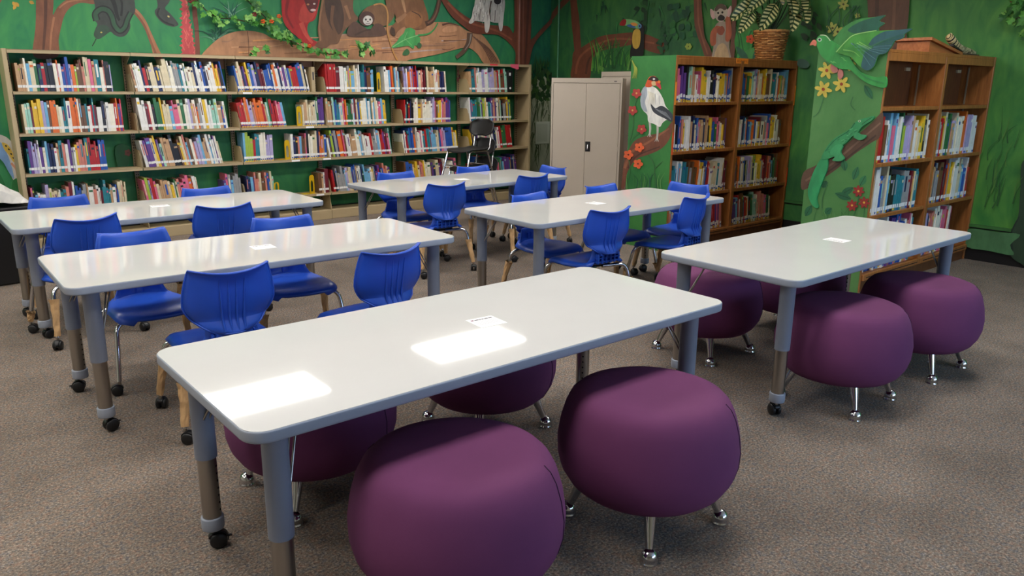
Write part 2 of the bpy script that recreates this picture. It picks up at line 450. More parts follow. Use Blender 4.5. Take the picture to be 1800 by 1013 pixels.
def table(key, x, y, deg, label):
    t = empty('activity_table', (x, y, 0), radians(deg)); tag(t, label, 'table', 'white rectangular tables'); TABLES[key] = t
    put('tabletop', ME_top, t); put('edge_band', ME_edge, t)
    rr = random.Random(key)
    for sx in (-1, 1):
        for sy in (-1, 1):
            l = put('leg', ME_sleeve, t, (sx * (TL / 2 - .098), sy * (TW / 2 - .098), 0))
            rot = atan2(-sy, -sx)
            put('lower_tube', ME_lower, l); put('collar', ME_collar, l)
            put('pin_holes', ME_holes, l, rz=rot)
            c = put('caster', ME_caster, l, rz=rr.uniform(0, 6.28))
            put('brace', ME_brace, l, rz=rot - pi / 4)
table('T1', 1.481, 1.985, 0.1, 'long white table at the front with four purple stools')
table('T2', 1.434, 3.648, -1.3, 'long white table on the left between blue chairs, second from the camera')
table('T3', 1.458, 5.213, -0.2, 'white table at far left, in front of the metal bookcase')
table('T4', 3.859, 5.293, 2.6, 'farthest white table, beside the stacked black chairs')
table('T5', 3.829, 3.649, 0.1, 'white table in the middle right, before the beige cabinet')
table('T6', 3.791, 1.987, 0.0, 'white table at right with purple stools, before the wooden bookcases')

# printed cards on the tables
def card(x, y, w_, h_, deg, label, rows_=5):
    t = empty('printed_card', (x, y, TH + .0002), radians(deg)); tag(t, label, 'paper', 'printed cards on the tables')
    MB().box(-w_ / 2, w_ / 2, -h_ / 2, h_ / 2, 0, .0006, M_paper).build('sheet', t)
    b = MB(); rr = random.Random(int(x * 100))
    b.box(-w_ * .40, -w_ * .30, h_ * .26, h_ * .36, .0006, .0008, M_ink_red)
    xx = -w_ * .27
    while xx < w_ * .36:
        ww = rr.uniform(.06, .16) * w_; b.box(xx, min(xx + ww, w_ * .4), h_ * .27, h_ * .34, .0006, .0008, M_ink); xx += ww + .02 * w_
    M_fine = mat('fine_print', (196, 194, 200), .8)
    for k in range(rows_): b.box(-w_ * .38, w_ * rr.uniform(.25, .4), h_ * (.14 - .09 * k), h_ * (.17 - .09 * k), .0006, .0008, M_fine)
    b.build('print', t)
card(1.53, 1.97, .105, .10, -4, 'white printed card lying on the front table')
card(1.425, 3.612, .105, .095, -4, 'white printed card lying on the second left table')
card(1.415, 5.262, .11, .085, -4, 'white printed card lying on the far left table')
card(3.79, 3.665, .10, .11, 4, 'white printed card lying on the middle right table')
card(3.87, 1.975, .115, .09, 90, 'white printed card lying on the table with stools at right')
card(3.86, 5.31, .10, .10, 0, 'white printed card lying on the farthest table')

# ------------------------------------------------------------------ blue chairs
def chair_back():
    zs = [.428, .434, .444, .458, .476, .482, .50, .524, .548, .575, .61, .645, .670, .683, .688, .689]
    hw = [.060, .080, .099, .120, .143, .149, .164, .179, .186, .186, .181, .172, .164, .159, .157, .156]
    yc = [-.232, -.229, -.224, -.216, -.2065, -.2035, -.2065, -.211, -.215, -.219, -.224, -.229, -.234, -.238, -.243, -.258]
    g = []; n = 16
    for z, h, y in zip(zs, hw, yc):
        t = max(0, (z - .56) / .13)
        row = []
        for j in range(n + 1):
            u = -1 + 2 * j / n
            row.append(Vector((u * h, y + .048 * u * u * (1 if z > .46 else .6), z + t * (.020 * u * u - .010))))
        g.append(row)
    b = MB().shell(g, .007, M_blue)
    # raised lip round the outline (rear side) and a rolled top edge
    out = [r[0] for r in g] + g[-1][1:-1] + [r[-1] for r in reversed(g)] + list(reversed(g[0][1:-1]))
    b.tube([p + Vector((0, -.002, 0)) for p in out] + [out[0] + Vector((0, -.002, 0))], .0042, M_blue, 6, False)
    return b.mesh('backrest')
def chair_ribs():
    b = MB()
    for x in (-.042, -.014, .014, .042):
        pts = []
        for k in range(8):
            z = .436 + .215 * k / 7
            y = (-.2035 - (z - .482) * .155 if z > .482 else -.2035 - (.482 - z) * .42) + .048 * (x / .18) ** 2 - .005
            pts.append((x * (1 + .2 * (z - .45) / .2), y, z))
        b.tube(pts, [.0045, .006, .006, .0055, .005, .0045, .003, .001], M_blue, 6)
    return b.mesh('rib')
def chair_neck():
    g = []; n = 10
    for z, h, y in ((.352, .150, -.150), (.358, .142, -.165), (.372, .130, -.180), (.392, .118, -.187), (.415, .108, -.189), (.440, .104, -.190), (.462, .10, -.192)):
        g.append([Vector((h * (-1 + 2 * j / n), y + .03 * (-1 + 2 * j / n) ** 2, z)) for j in range(n + 1)])
    b = MB().shell(g, .008, M_blue)
    for x in (-.085, -.05, -.017, .017, .05, .085):
        b.box(x - .004, x + .004, -.205, -.178, .365, .425, M_blue)
    for z in (.372, .395): b.box(-.10, .10, -.200, -.184, z, z + .006, M_blue)
    b.box(-.075, -.045, -.208, -.19, .415, .435, M_blue); b.box(.045, .075, -.208, -.19, .415, .435, M_blue)
    return b.mesh('neck')
def chair_seat():
    g = []; n = 16; R = 16
    for i in range(R + 1):
        v = i / R; y = -.185 + .385 * v
        hw = .150 + .052 * min(1, v / .45) - .02 * max(0, (v - .75) / .25) ** 2
        if v > .9: hw -= .05 * ((v - .9) / .1) ** 2
        if v < .1: hw -= .03 * ((.1 - v) / .1) ** 2
        row = []
        for j in range(n + 1):
            u = -1 + 2 * j / n
            z = .362 - .012 * (1 - u * u) * sin(pi * min(1, v * 1.15)) - .030 * max(0, (v - .72) / .28) ** 2 + .010 * max(0, (.12 - v) / .12)
            z -= .020 * max(0, (abs(u) - .85) / .15) ** 1.5
            row.append(Vector((u * hw, y - .018 * v * u * u, z)))
        g.append(row)
    return MB().shell(g, .014, M_blue).mesh('seat')
ME_cb, ME_cr, ME_cn, ME_cs = chair_back(), chair_ribs(), chair_neck(), chair_seat()
ME_und = MB().box(-.10, .10, -.11, .12, .322, .346, M_black).box(-.16, -.12, -.04, .04, .326, .348, M_black).box(.12, .16, -.04, .04, .326, .348, M_black).mesh('seat_pan')
LEGP = {}
def chair_leg(sx, sy):
    pts = []
    a, b_, c = Vector((sx * .03, sy * .115, .325)), Vector((sx * .185, sy * .145, .325)), Vector((sx * .232, sy * .212, .065))
    pts = [a]
    for k in range(7):
        t = k / 6; p = b_.lerp(b_ + (b_ - a).normalized() * .035, 0)
        q0 = a.lerp(b_, .82); q1 = b_ + (b_ - a).normalized() * .02; q2 = b_.lerp(c, .22) + Vector((sx * .012, sy * .005, 0))
        pts.append(q0 * (1 - t) ** 2 + q1 * 2 * t * (1 - t) + q2 * t * t)
    pts.append(c)
    LEGP[(sx, sy)] = pts
    return MB().tube(pts, .0115, M_chrome, 12).mesh('leg')
ME_cl = {(sx, sy): chair_leg(sx, sy) for sx in (-1, 1) for sy in (-1, 1)}
def wrap_mesh(sx, sy, seed):
    rr = random.Random(seed); pts = LEGP[(sx, sy)]; p0, p1 = pts[-2], pts[-1]
    top = rr.uniform(.0, .15) if rr.random() < .8 else rr.uniform(.5, .7)
    q = [p0.lerp(p1, top + (0.97 - top) * k / 7) for k in range(8)]
    b = MB(); n = 12; vs = []
    ax = (p1 - p0).normalized(); u = ax.cross(Vector((0, 1, 0))).normalized(); v = ax.cross(u)
    for i, p in enumerate(q):
        r0 = .0145 + .006 * (1 - i / 7) + (.006 if i == 0 else 0)
        for k in range(n):
            r = r0 * (1 + rr.uniform(-.16, .22)); r = max(r, .0128)
            vs.append(p + (u * cos(2 * pi * k / n) + v * sin(2 * pi * k / n)) * r)
    fs = [(i * n + k, i * n + (k + 1) % n, (i + 1) * n + (k + 1) % n, (i + 1) * n + k) for i in range(7) for k in range(n)]
    b.add(vs, fs, M_kraft)
    return b.mesh('paper_wrap')
ME_wr = {(sx, sy): [wrap_mesh(sx, sy, 10 * k + sx + 3 * sy) for k in range(3)] for sx in (-1, 1) for sy in (-1, 1)}
ME_ccast = caster_mesh(.025)
BT = 0.695   # height of the corners of a chair's back
def chair(px, py, deg, face, label, bare=(), zs=1.0):
    # (px,py): where the middle of the back's top edge stands; face: direction it faces in degrees from +Y
    a = radians(face + deg); fwd = Vector((-sin(a), cos(a), 0))
    o = Vector((px, py, 0)) + fwd * .225
    t = empty('student_chair', o, a); tag(t, label, 'chair', 'blue plastic chairs at the tables')
    t.scale.z = zs; put('seat', ME_cs, t); bk = put('backrest', ME_cb, t); put('rib', ME_cr, bk); put('neck', ME_cn, t); put('seat_pan', ME_und, t)
    rr = random.Random(label)
    for sx in (-1, 1):
        for sy in (-1, 1):
            l = put('leg', ME_cl[(sx, sy)], t)
            if (sx, sy) not in bare: put('paper_wrap', rr.choice(ME_wr[(sx, sy)]), l)
            put('caster', ME_ccast, l, LEGP[(sx, sy)][-1] * 1 - Vector((0, 0, .065)), rr.uniform(0, 6.28))
def ch(x, y, d, f, label, bare=()):
    top = BT + (.014 if f == 0 else 0); K = (CAM_Z - top) / (CAM_Z - .72)     # (x, y) was read at a height of 0.72
    chair(x * K, y * K, d, f, label, bare, top / BT)
ch(1.044, 2.996, -3.2, 0, 'blue chair seen from behind nearest the camera, left near side of second left table')
ch(1.747, 2.914, 6.0, 0, 'blue chair seen from behind and turned right, right near side of second left table')
ch(3.383, 3.123, -3.5, 0, 'blue chair seen from behind, left near side of the middle right table')
ch(4.274, 3.165, 8.5, 0, 'blue chair seen from behind, right near side of the middle right table')
ch(3.295, 4.701, -3.6, 0, 'blue chair seen from behind, left near side of the farthest table')
ch(4.198, 4.747, 0.5, 0, 'blue chair seen from behind, right near side of the farthest table')
ch(0.876, 4.638, 9.0, 0, 'blue chair seen from behind, left near side of the far left table')
ch(1.615, 4.636, -5.4, 0, 'blue chair seen from behind, right near side of the far left table')
ch(0.947, 4.078, 0.7, 180, 'blue chair facing the camera with bare chrome leg, left far side of second left table', ((1, 1),))
ch(1.704, 4.041, -10, 180, 'blue chair facing the camera, right far side of the second left table', ((-1, 1),))
ch(0.903, 5.625, -3.8, 180, 'blue chair facing the camera, left far side of far left table, by plastic bag')
ch(1.793, 5.523, -2.9, 180, 'blue chair facing the camera, right far side of the far left table')
ch(3.380, 5.609, -7.6, 180, 'blue chair facing the camera, left far side of the farthest table')
ch(4.201, 5.635, -9.0, 180, 'blue chair facing the camera in front of the stacked black chairs')
ch(4.80, 5.158, 0, 90, 'blue chair at the right end of the farthest table, before the beige cabinet')
ch(3.406, 3.952, 3.9, 180, 'blue chair facing the camera, left far side of the middle right table')
ch(4.144, 3.988, 0.9, 180, 'blue chair facing the camera, right far side of the middle right table')
ch(4.798, 3.644, 12, 90, 'blue chair at the right end of the middle right table, by the bird panel')

# ------------------------------------------------------------------ purple stools
ME_cush = MB().lathe([(0, .474), (.10, .4745), (.18, .473), (.218, .469), (.242, .459), (.260, .441), (.276, .410), (.291, .358), (.300, .30), (.298, .25), (.286, .205), (.262, .165), (.235, .142), (.20, .13), (.10, .125), (0, .125)], M_purple, 48).mesh('cushion')
def seam_mesh(a):
    prof = [(.242, .459), (.260, .441), (.276, .410), (.291, .358), (.300, .30), (.298, .25), (.286, .205), (.262, .165), (.235, .142)]
    return MB().tube([((r + .0003) * cos(a), (r + .0003) * sin(a), z) for r, z in prof], .0016, M_seam, 5).mesh('seam')
ME_seam = [seam_mesh(radians(-62)), seam_mesh(radians(118))]
ME_sleg = MB().tube([(0, 0, .14), (.035, .035, .028)], [.021, .0115], M_chrome, 14).mesh('leg')
ME_sfoot = MB().lathe([(0, .046), (.012, .0435), (.021, .036), (.0265, .025), (.028, .014), (.0275, .007), (.030, .004), (.030, 0)], M_chrome, 20, (.038, .038, 0)).mesh('foot')
def stool(x, y, deg, label):
    t = empty('drum_stool', (x, y, 0), radians(deg)); tag(t, label, 'stool', 'purple drum stools')
    cu = put('cushion', ME_cush, t); put('seam', ME_seam[0], cu); put('seam', ME_seam[1], cu)
    for k in range(4):
        a = radians(45 + 90 * k)
        l = put('leg', ME_sleg, t, (.205 * cos(a), .205 * sin(a), 0), radians(90 * k)); put('foot', ME_sfoot, l)
stool(1.11, 1.56, 8, 'purple drum stool in the foreground, cut by the bottom of the picture')
stool(1.86, 1.52, 0, 'whole purple drum stool near side of the front table, right of the foreground one')
stool(1.09, 2.42, 3, 'purple drum stool under the left end of the front table')
stool(1.91, 2.46, 0, 'purple drum stool on the far side of the front table, right one')
stool(3.39, 1.65, 2, 'purple drum stool beside the front leg of the right table')
stool(4.13, 1.62, 0, 'rightmost purple drum stool, near side of the right table')
stool(3.46, 2.47, 0, 'purple drum stool at the far left corner of the right table')
stool(4.22, 2.40, 0, 'mostly hidden purple drum stool behind the right table')

# ------------------------------------------------------------------ steel bookcase along the back wall
CX0, CX1, CYF, CYB, CZ = 1.016, 6.652, 7.68, 7.925, 1.682
SECX = [CX0 + (CX1 - CX0) * i / 6 for i in range(7)]
SHELF = [1.345, 1.0, 0.662, 0.285]
case = empty('metal_bookcase', ((CX0 + CX1) / 2, (CYF + CYB) / 2, 0)); tag(case, 'long tan steel bookcase of six bays along the back wall', 'bookcase')
def cpart(name, b, M=None): o = b.build(name); o.parent = case; o.matrix_parent_inverse = case.matrix_basis.inverted(); return o
def cput(name, me, loc): o = put(name, me); o.location = Vector(loc) - case.location; o.parent = case; return o
for x, nm in ((CX0 - .035, 'end_panel'), (CX1, 'end_panel')):
    cpart(nm, MB().bbox(x, x + .035, CYF - .004, CYB, 0, CZ + .003, M_tan))
SW = SECX[1] - SECX[0]
ME_shelf = MB().bbox(.004, SW - .004, CYF + .0, CYB - .02, -.006, 0, M_tan, .001).box(.004, SW - .004, CYF, CYF + .004, -.024, 0, M_tan).mesh('shelf')
ME_canopy = MB().box(.002, SW - .002, CYF, CYB, -.006, 0, M_tan).box(.002, SW - .002, CYF, CYF + .005, -.03, 0, M_tan).mesh('canopy_top')
def bracket(sgn):
    b = MB(); P = [(CYB - .02, 0), (CYF + .008, 0), (CYF + .02, .06), (CYF + .045, .135), (CYF + .06, .15), (CYF + .085, .155), (CYB - .02, .155)]
    b.prism([Vector((0, y, z)) for y, z in P], Vector((.003 * sgn, 0, 0)), M_tan)
    b.lathe([(.006, 0), (.006, .002)], M_tan_d, 10, (0, CYF + .065, .125), False, Matrix.Rotation(-sgn * pi / 2, 3, 'Y'))
    return b.mesh('shelf_bracket')
ME_brR, ME_brL = bracket(-1), bracket(1)
def tri_bracket():
    P = [(CYB - .02, 0), (CYF + .01, 0), (CYF + .01, -.02), (CYB - .02, -.14)]
    return MB().prism([Vector((0, y, z)) for y, z in P], Vector((-.003, 0, 0)), M_tan).mesh('canopy_bracket')
ME_tri = tri_bracket()
pb = MB().box(-.02, .02, CYB - .02, CYB, 0, CZ - .01, M_tan_d)
k = .15
while k < 1.62: pb.box(-.012, -.004, CYB - .0212, CYB - .02, k, k + .012, M_slot); pb.box(.004, .012, CYB - .0212, CYB - .02, k, k + .012, M_slot); k += .025
ME_post = pb.mesh('upright_post')
ME_kick = MB().bbox(.002, SW - .002, CYF, CYB, .0, .098, M_tan, .003).mesh('base_unit')
ME_gus = MB().prism([Vector((0, CYB - .02, .098)), Vector((0, CYF + .01, .098)), Vector((0, CYF + .05, SHELF[3] - .02)), Vector((0, CYB - .02, SHELF[3] - .02))], Vector((.004, 0, 0)), M_tan).mesh('base_bracket')
for i in range(7): cput('upright_post', ME_post, (min(max(SECX[i], CX0 + .022), CX1 - .022), 0, 0))
for i in range(6):
    x = SECX[i]
    cput('canopy_top', ME_canopy, (x, 0, CZ)); cput('base_unit', ME_kick, (x, 0, 0)); cput('canopy_bracket', ME_tri, (SECX[i + 1] - .003, 0, CZ - .006))
    if 0 < i: cput('base_bracket', ME_gus, (x, 0, 0))
    for z in SHELF:
        cput('shelf', ME_shelf, (x, 0, z)); cput('shelf_bracket', ME_brR, (SECX[i + 1] - .003, 0, z)); cput('shelf_bracket', ME_brL, (x + .003, 0, z))
for (px, r) in ((435, 0), (650, 0), (755, 0), (545, 1), (520, 2), (575, 2), (563, 3)):
    x = x_at(px, CYF, SHELF[r] - .01)
    cpart('shelf_label', MB().box(x - .045, x + .045, CYF - .002, CYF, SHELF[r] - .022, SHELF[r] - .004, M_paper))
x = x_at(868, CYF, CZ); cpart('red_tape', MB().box(x - .06, x + .06, CYF - .001, CYF, CZ - .022, CZ - .004, M_redtape))
x = x_at(905, CYF, CZ)
pk = tag(MB().prism([Vector((x - .07, CYF - .002, CZ + .002)), Vector((x + .06, CYF - .002, CZ + .002)), Vector((x + .062, CYF - .004, CZ - .055)), Vector((x + .04, CYF - .006, CZ - .062)), Vector((x - .07, CYF - .005, CZ - .035))], Vector((0, .001, 0)), M_pink).build('sticky_note'), 'pink paper note stuck on the top right of the metal bookcase', 'note')

# ------------------------------------------------------------------ wooden bookcases
WX0, WX1 = 5.358, 7.242
M_panelA = ramp_mat('panel_green', [(0.3, (40, 102, 52)), (0.5, (52, 120, 58)), (0.7, (68, 136, 66))], 2.2, 0.5, (1, 1, 1))
M_panelB = ramp_mat('panel_green_olive', [(0.3, (62, 118, 60)), (0.5, (78, 132, 70)), (0.7, (98, 142, 84))], 1.6, 0.5)
def wood_case(y0, shelves, pm, label):
    c = empty('wooden_bookcase', ((WX0 + WX1) / 2, y0 + .25, 0)); tag(c, label, 'bookcase')
    inv = c.matrix_basis.inverted()
    def p(name, b):
        o = b.build(name); o.parent = c; o.matrix_parent_inverse = inv; return o
    H = 1.686; mid = (WX0 + WX1) / 2
    s = MB().bbox(WX0, WX0 + .022, y0, y0 + .5, 0, H, M_wood, .002); p('side_panel', s)
    s = MB().box(WX0 - .004, WX0, y0 + .006, y0 + .5, .0, H, pm); gp = p('painted_end_panel', s)
    p('side_panel', MB().bbox(WX1 - .026, WX1, y0, y0 + .5, 0, H, M_wood, .002))
    p('divider', MB().bbox(mid - .022, mid + .022, y0 - .003, y0 + .24, .10, H - .024, M_wood, .002))
    p('top_board', MB().bbox(WX0 + .022, WX1 - .026, y0 + .002, y0 + .5, H - .022, H, M_wood, .002))
    p('top_rail', MB().bbox(WX0 + .022, WX1 - .026, y0, y0 + .02, H - .075, H - .022, M_wood, .002))
    p('back_panel', MB().box(WX0 + .022, WX1 - .026, y0 + .24, y0 + .26, .08, H - .022, M_wood_d))
    for (a, b_) in ((WX0 + .022, mid - .022), (mid + .022, WX1 - .026)):
        for z in shelves: p('shelf', MB().bbox(a, b_, y0 + .004, y0 + .24, z - .026, z, M_wood, .002))
        for q in (a + .0, b_ - .004, (a + b_) / 2 - .002):
            if q == (a + b_) / 2 - .002: p('shelf_track', MB().box(q, q + .006, y0 + .236, y0 + .24, .12, H - .08, M_wood))
            else: p('shelf_track', MB().box(q, q + .004, y0 + .18, y0 + .192, .12, H - .08, M_tan_d))
    p('base_rail', MB().bbox(WX0 + .022, WX1 - .026, y0 - .014, y0 + .02, .085, .135, M_wood, .006).box(WX0 + .06, mid - .05, y0 - .0148, y0 - .014, .105, .112, M_slot).box(mid + .05, WX1 - .06, y0 - .0148, y0 - .014, .105, .112, M_slot))
    p('plinth', MB().box(WX0 + .022, WX1 - .026, y0 + .012, y0 + .03, 0, .086, M_wood_d))
    return c, gp, p
SH_A = [1.30, .882, .490, .135]; SH_B = [1.306, .922, .552, .135]
caseA, panA, pA = wood_case(4.30, SH_A, M_panelA, 'wooden bookcase with a white bird painted on its green end, beside the cabinet')
caseB, panB, pB = wood_case(2.53, SH_B, M_panelB, 'wooden bookcase with green parrot and lizard on its end, near the right wall')
mid = (WX0 + WX1) / 2
# orange tags on bookcase A
lab = pA('header_label', MB().box(mid - .10, mid + .085, 4.2985, 4.30, 1.686 - .048, 1.684, M_orange)); lab['label'] = 'orange card label reading BEGINNING'
M_otext = mat('orange_text', (186, 92, 24), 0.7)
def text_mesh(s, h, M, name='lettering'):
    cu = bpy.data.curves.new('t', 'FONT'); cu.body = s; cu.size = h; cu.align_x = 'CENTER'; cu.extrude = .0002
    o = bpy.data.objects.new('t', cu); COL.objects.link(o)
    dg = bpy.context.evaluated_depsgraph_get(); me = bpy.data.meshes.new_from_object(o.evaluated_get(dg)); me.name = name
    bpy.data.objects.remove(o); me.materials.clear(); me.materials.append(M)
    return me
tm = put('lettering', text_mesh('BEGINNING', .031, M_otext), lab); tm.rotation_euler = (radians(90), 0, 0); tm.location = (mid - .0075, 4.298, 1.651)
# (case parts hold world coordinates in their meshes, so the lettering keeps its own)
for x, zs in ((WX0 + .002, (1.28, .86, .45)), (WX1 - .020, (1.26, .86, .45))):
    for i, z in enumerate(zs):
        pA('shelf_tag', MB().box(x, x + .018, 4.2985, 4.30, z, z + .19, M_orange if i == 0 else M_orange_r))
for q in ((mid - .15, .02), (WX1 - .15, .02)): pB('paper_tag', MB().box(q[0], q[0] + .07, 2.53 + .225, 2.53 + .2395, 1.56, 1.585, M_tan))

# ------------------------------------------------------------------ books
PAL = [('white', (226, 224, 218)), ('cream', (214, 200, 166)), ('tan', (190, 152, 112)), ('red', (176, 36, 38)), ('maroon', (108, 32, 44)), ('orange', (218, 108, 38)),
       ('yellow', (224, 184, 48)), ('lime', (156, 180, 60)), ('green', (48, 106, 62)), ('teal', (44, 124, 138)), ('sky blue', (112, 170, 206)), ('blue', (42, 84, 164)),
       ('navy', (34, 42, 84)), ('purple', (96, 60, 132)), ('pink', (214, 104, 136)), ('grey', (150, 150, 150)), ('black', (34, 32, 34)), ('brown', (112, 76, 50)), ('mint', (152, 200, 180)), ('lavender', (170, 160, 200)),
       ('salmon', (206, 128, 112)), ('ivory', (232, 226, 208))]
W_L = [16, 12, 7, 9, 4, 6, 6, 3, 6, 7, 7, 9, 7, 5, 5, 5, 6, 4, 4, 4, 6, 8]
W_A = [14, 11, 7, 8, 4, 7, 8, 2, 4, 5, 6, 8, 6, 4, 7, 7, 6, 4, 2, 3, 6, 8]
W_B = [20, 10, 5, 6, 4, 3, 5, 3, 4, 3, 7, 6, 5, 3, 3, 12, 6, 5, 2, 5, 3, 12]
BM = [mat('cover_' + n.replace(' ', '_'), c, 0.38, var=0.10, vscale=20) for n, c in PAL]
ORD = ['first', 'second', 'third', 'fourth', 'fifth', 'sixth', 'seventh', 'eighth', 'ninth', 'tenth', 'eleventh', 'twelfth', 'thirteenth', 'fourteenth', 'fifteenth', 'sixteenth', 'seventeenth', 'eighteenth', 'nineteenth', 'twentieth']
for t_, s_ in (('twenty', 20), ('thirty', 30), ('forty', 40), ('fifty', 50)):
    for q in range(1, 10): ORD.append(t_ + '-' + ORD[q - 1])
    ORD.append({'twenty': 'thirtieth', 'thirty': 'fortieth', 'forty': 'fiftieth', 'fifty': 'sixtieth'}[t_])
BOOKS = []   # dict(origin, t, h, d, lean, col, stripe, lab, label)
def fill(x0, x1, z, yf, depth, weights, style, where, lean=0.0, hr=(.19, .27), tr=(.010, .026), maxh=.30, rng=None, order0=0, fixed=None):
    rng = rng or random.Random(where + str(round(x0, 2)))
    x = x0; i = 0; prevc = -1; run = 0
    out = []
    while True:
        if fixed and i < len(fixed): ci, t, h = fixed[i]
        else:
            if run > 0: run -= 1; ci = prevc
            else:
                ci = rng.choices(range(len(PAL)), weights)[0]
                run = rng.choice((0, 0, 0, 0, 0, 0, 1, 2))
            t = rng.uniform(*tr) if rng.random() > .06 else rng.uniform(tr[1], tr[1] * 1.7)
            h = min(maxh, rng.uniform(hr[0], hr[1] * 1.03))
        prevc = ci
        a = lean + rng.uniform(-.012, .012)
        step = t / cos(a)
        if x + step > x1: break
        setb = rng.uniform(0, .012)
        out.append(dict(o=Vector((x, yf + setb, z)), t=t, h=h, d=min(depth - setb, rng.uniform(.15, .20)), a=a, c=ci, s=rng.randrange(len(PAL)), st=rng.choice((0, 0, 1, 1, 2)), style=style, where=where, i=order0 + i))
        x += step + rng.uniform(.0003, .0014); i += 1
    BOOKS.extend(out)
    return order0 + len(out)
ROWN = ['top', 'second', 'third', 'bottom']
BAYN = ['first', 'second', 'third', 'fourth', 'fifth', 'sixth']
# (row, px range, lean)  read off the photograph
LEFT = [(0, 33, 206, .02), (0, 240, 399, .14), (0, 420, 548, .16), (0, 575, 660, .03), (0, 677, 786, .06), (0, 822, 893, .08),
        (1, 46, 219, .01), (1, 250, 403, .09), (1, 425, 505, .15), (1, 535, 572, .03), (1, 574, 682, .06), (1, 711, 794, .0), (1, 822, 902, .08),
        (2, 53, 192, .01), (2, 258, 394, .17), (2, 430, 482, .0), (2, 513, 578, .0), (2, 580, 690, .14), (2, 708, 807, .12), (2, 830, 902, .15),
        (3, 61, 227, .0), (3, 262, 356, .12), (3, 398, 432, .04), (3, 436, 484, .03), (3, 562, 584, .02), (3, 588, 692, .14), (3, 716, 806, .12), (3, 836, 912, .13)]
cnt = {}
for (r, a, b_, le) in LEFT:
    z = SHELF[r]; xa, xb = x_at(a, CYF + .02, z), x_at(b_, CYF + .02, z)
    for bay in range(6):
        x0, x1 = max(xa, SECX[bay] + .010), min(xb, SECX[bay + 1] - .010)
        if x1 - x0 < .03: continue
        wh = '%s shelf of metal bookcase, %s bay' % (ROWN[r], BAYN[bay])
        fx = None
        if (r, a) == (1, 46): fx = [(1, .018, .24), (18, .016, .245), (18, .02, .25)]
        if (r, a, bay) == (0, 575, 3): fx = [(3, .022, .285), (3, .022, .285), (3, .022, .285), (3, .022, .285), (3, .02, .285), (4, .045, .25), (0, .05, .262), (0, .03, .25)]
        cnt[wh] = fill(x0, x1, z, CYF + .018, .2, W_L, 'L', wh, le, (.205, .285) if r < 3 else (.19, .28), (.009, .027), .30 if r < 3 else .29, order0=cnt.get(wh, 0), fixed=fx)
for (y0, SH, nm, cells, wt) in ((4.30, SH_A, 'bird bookcase', [(0, 0, .0, .93), (0, 1, .0, .90), (1, 0, .0, .88), (1, 1, .0, .86), (2, 0, .0, .94), (2, 1, .0, .90), (3, 0, .0, .92), (3, 1, .0, .80)], W_A),
                               (2.53, SH_B, 'parrot bookcase', [(1, 0, .0, .95), (1, 1, .0, .90), (2, 0, .0, .90), (2, 1, .0, .88), (3, 0, .0, .95), (3, 1, .0, .62)], W_B)):
    for (r, side, f0, f1) in cells:
        a, b_ = ((WX0 + .03, mid - .03) if side == 0 else (mid + .03, WX1 - .034))
        wh = '%s shelf, %s side of %s' % (ROWN[r - (1 if wt is W_B else 0)], ('left', 'right')[side], nm)
        le = .0 if r < 2 else (.03 if r == 2 else .10)
        if wt is W_B: le = .01
        fill(a + (b_ - a) * f0, a + (b_ - a) * f1, SH[r], y0 + .02, .2, wt, 'A' if wt is W_A else 'B', wh, -le if wt is W_B else (le if (r, side) != (2, 0) else -.06), (.21, .295) if wt is W_A else ((.24, .335) if r < 3 else (.31, .385)), (.012, .030) if wt is W_A else (.016, .042), .30 if wt is W_A else (.345 if r < 3 else .385))
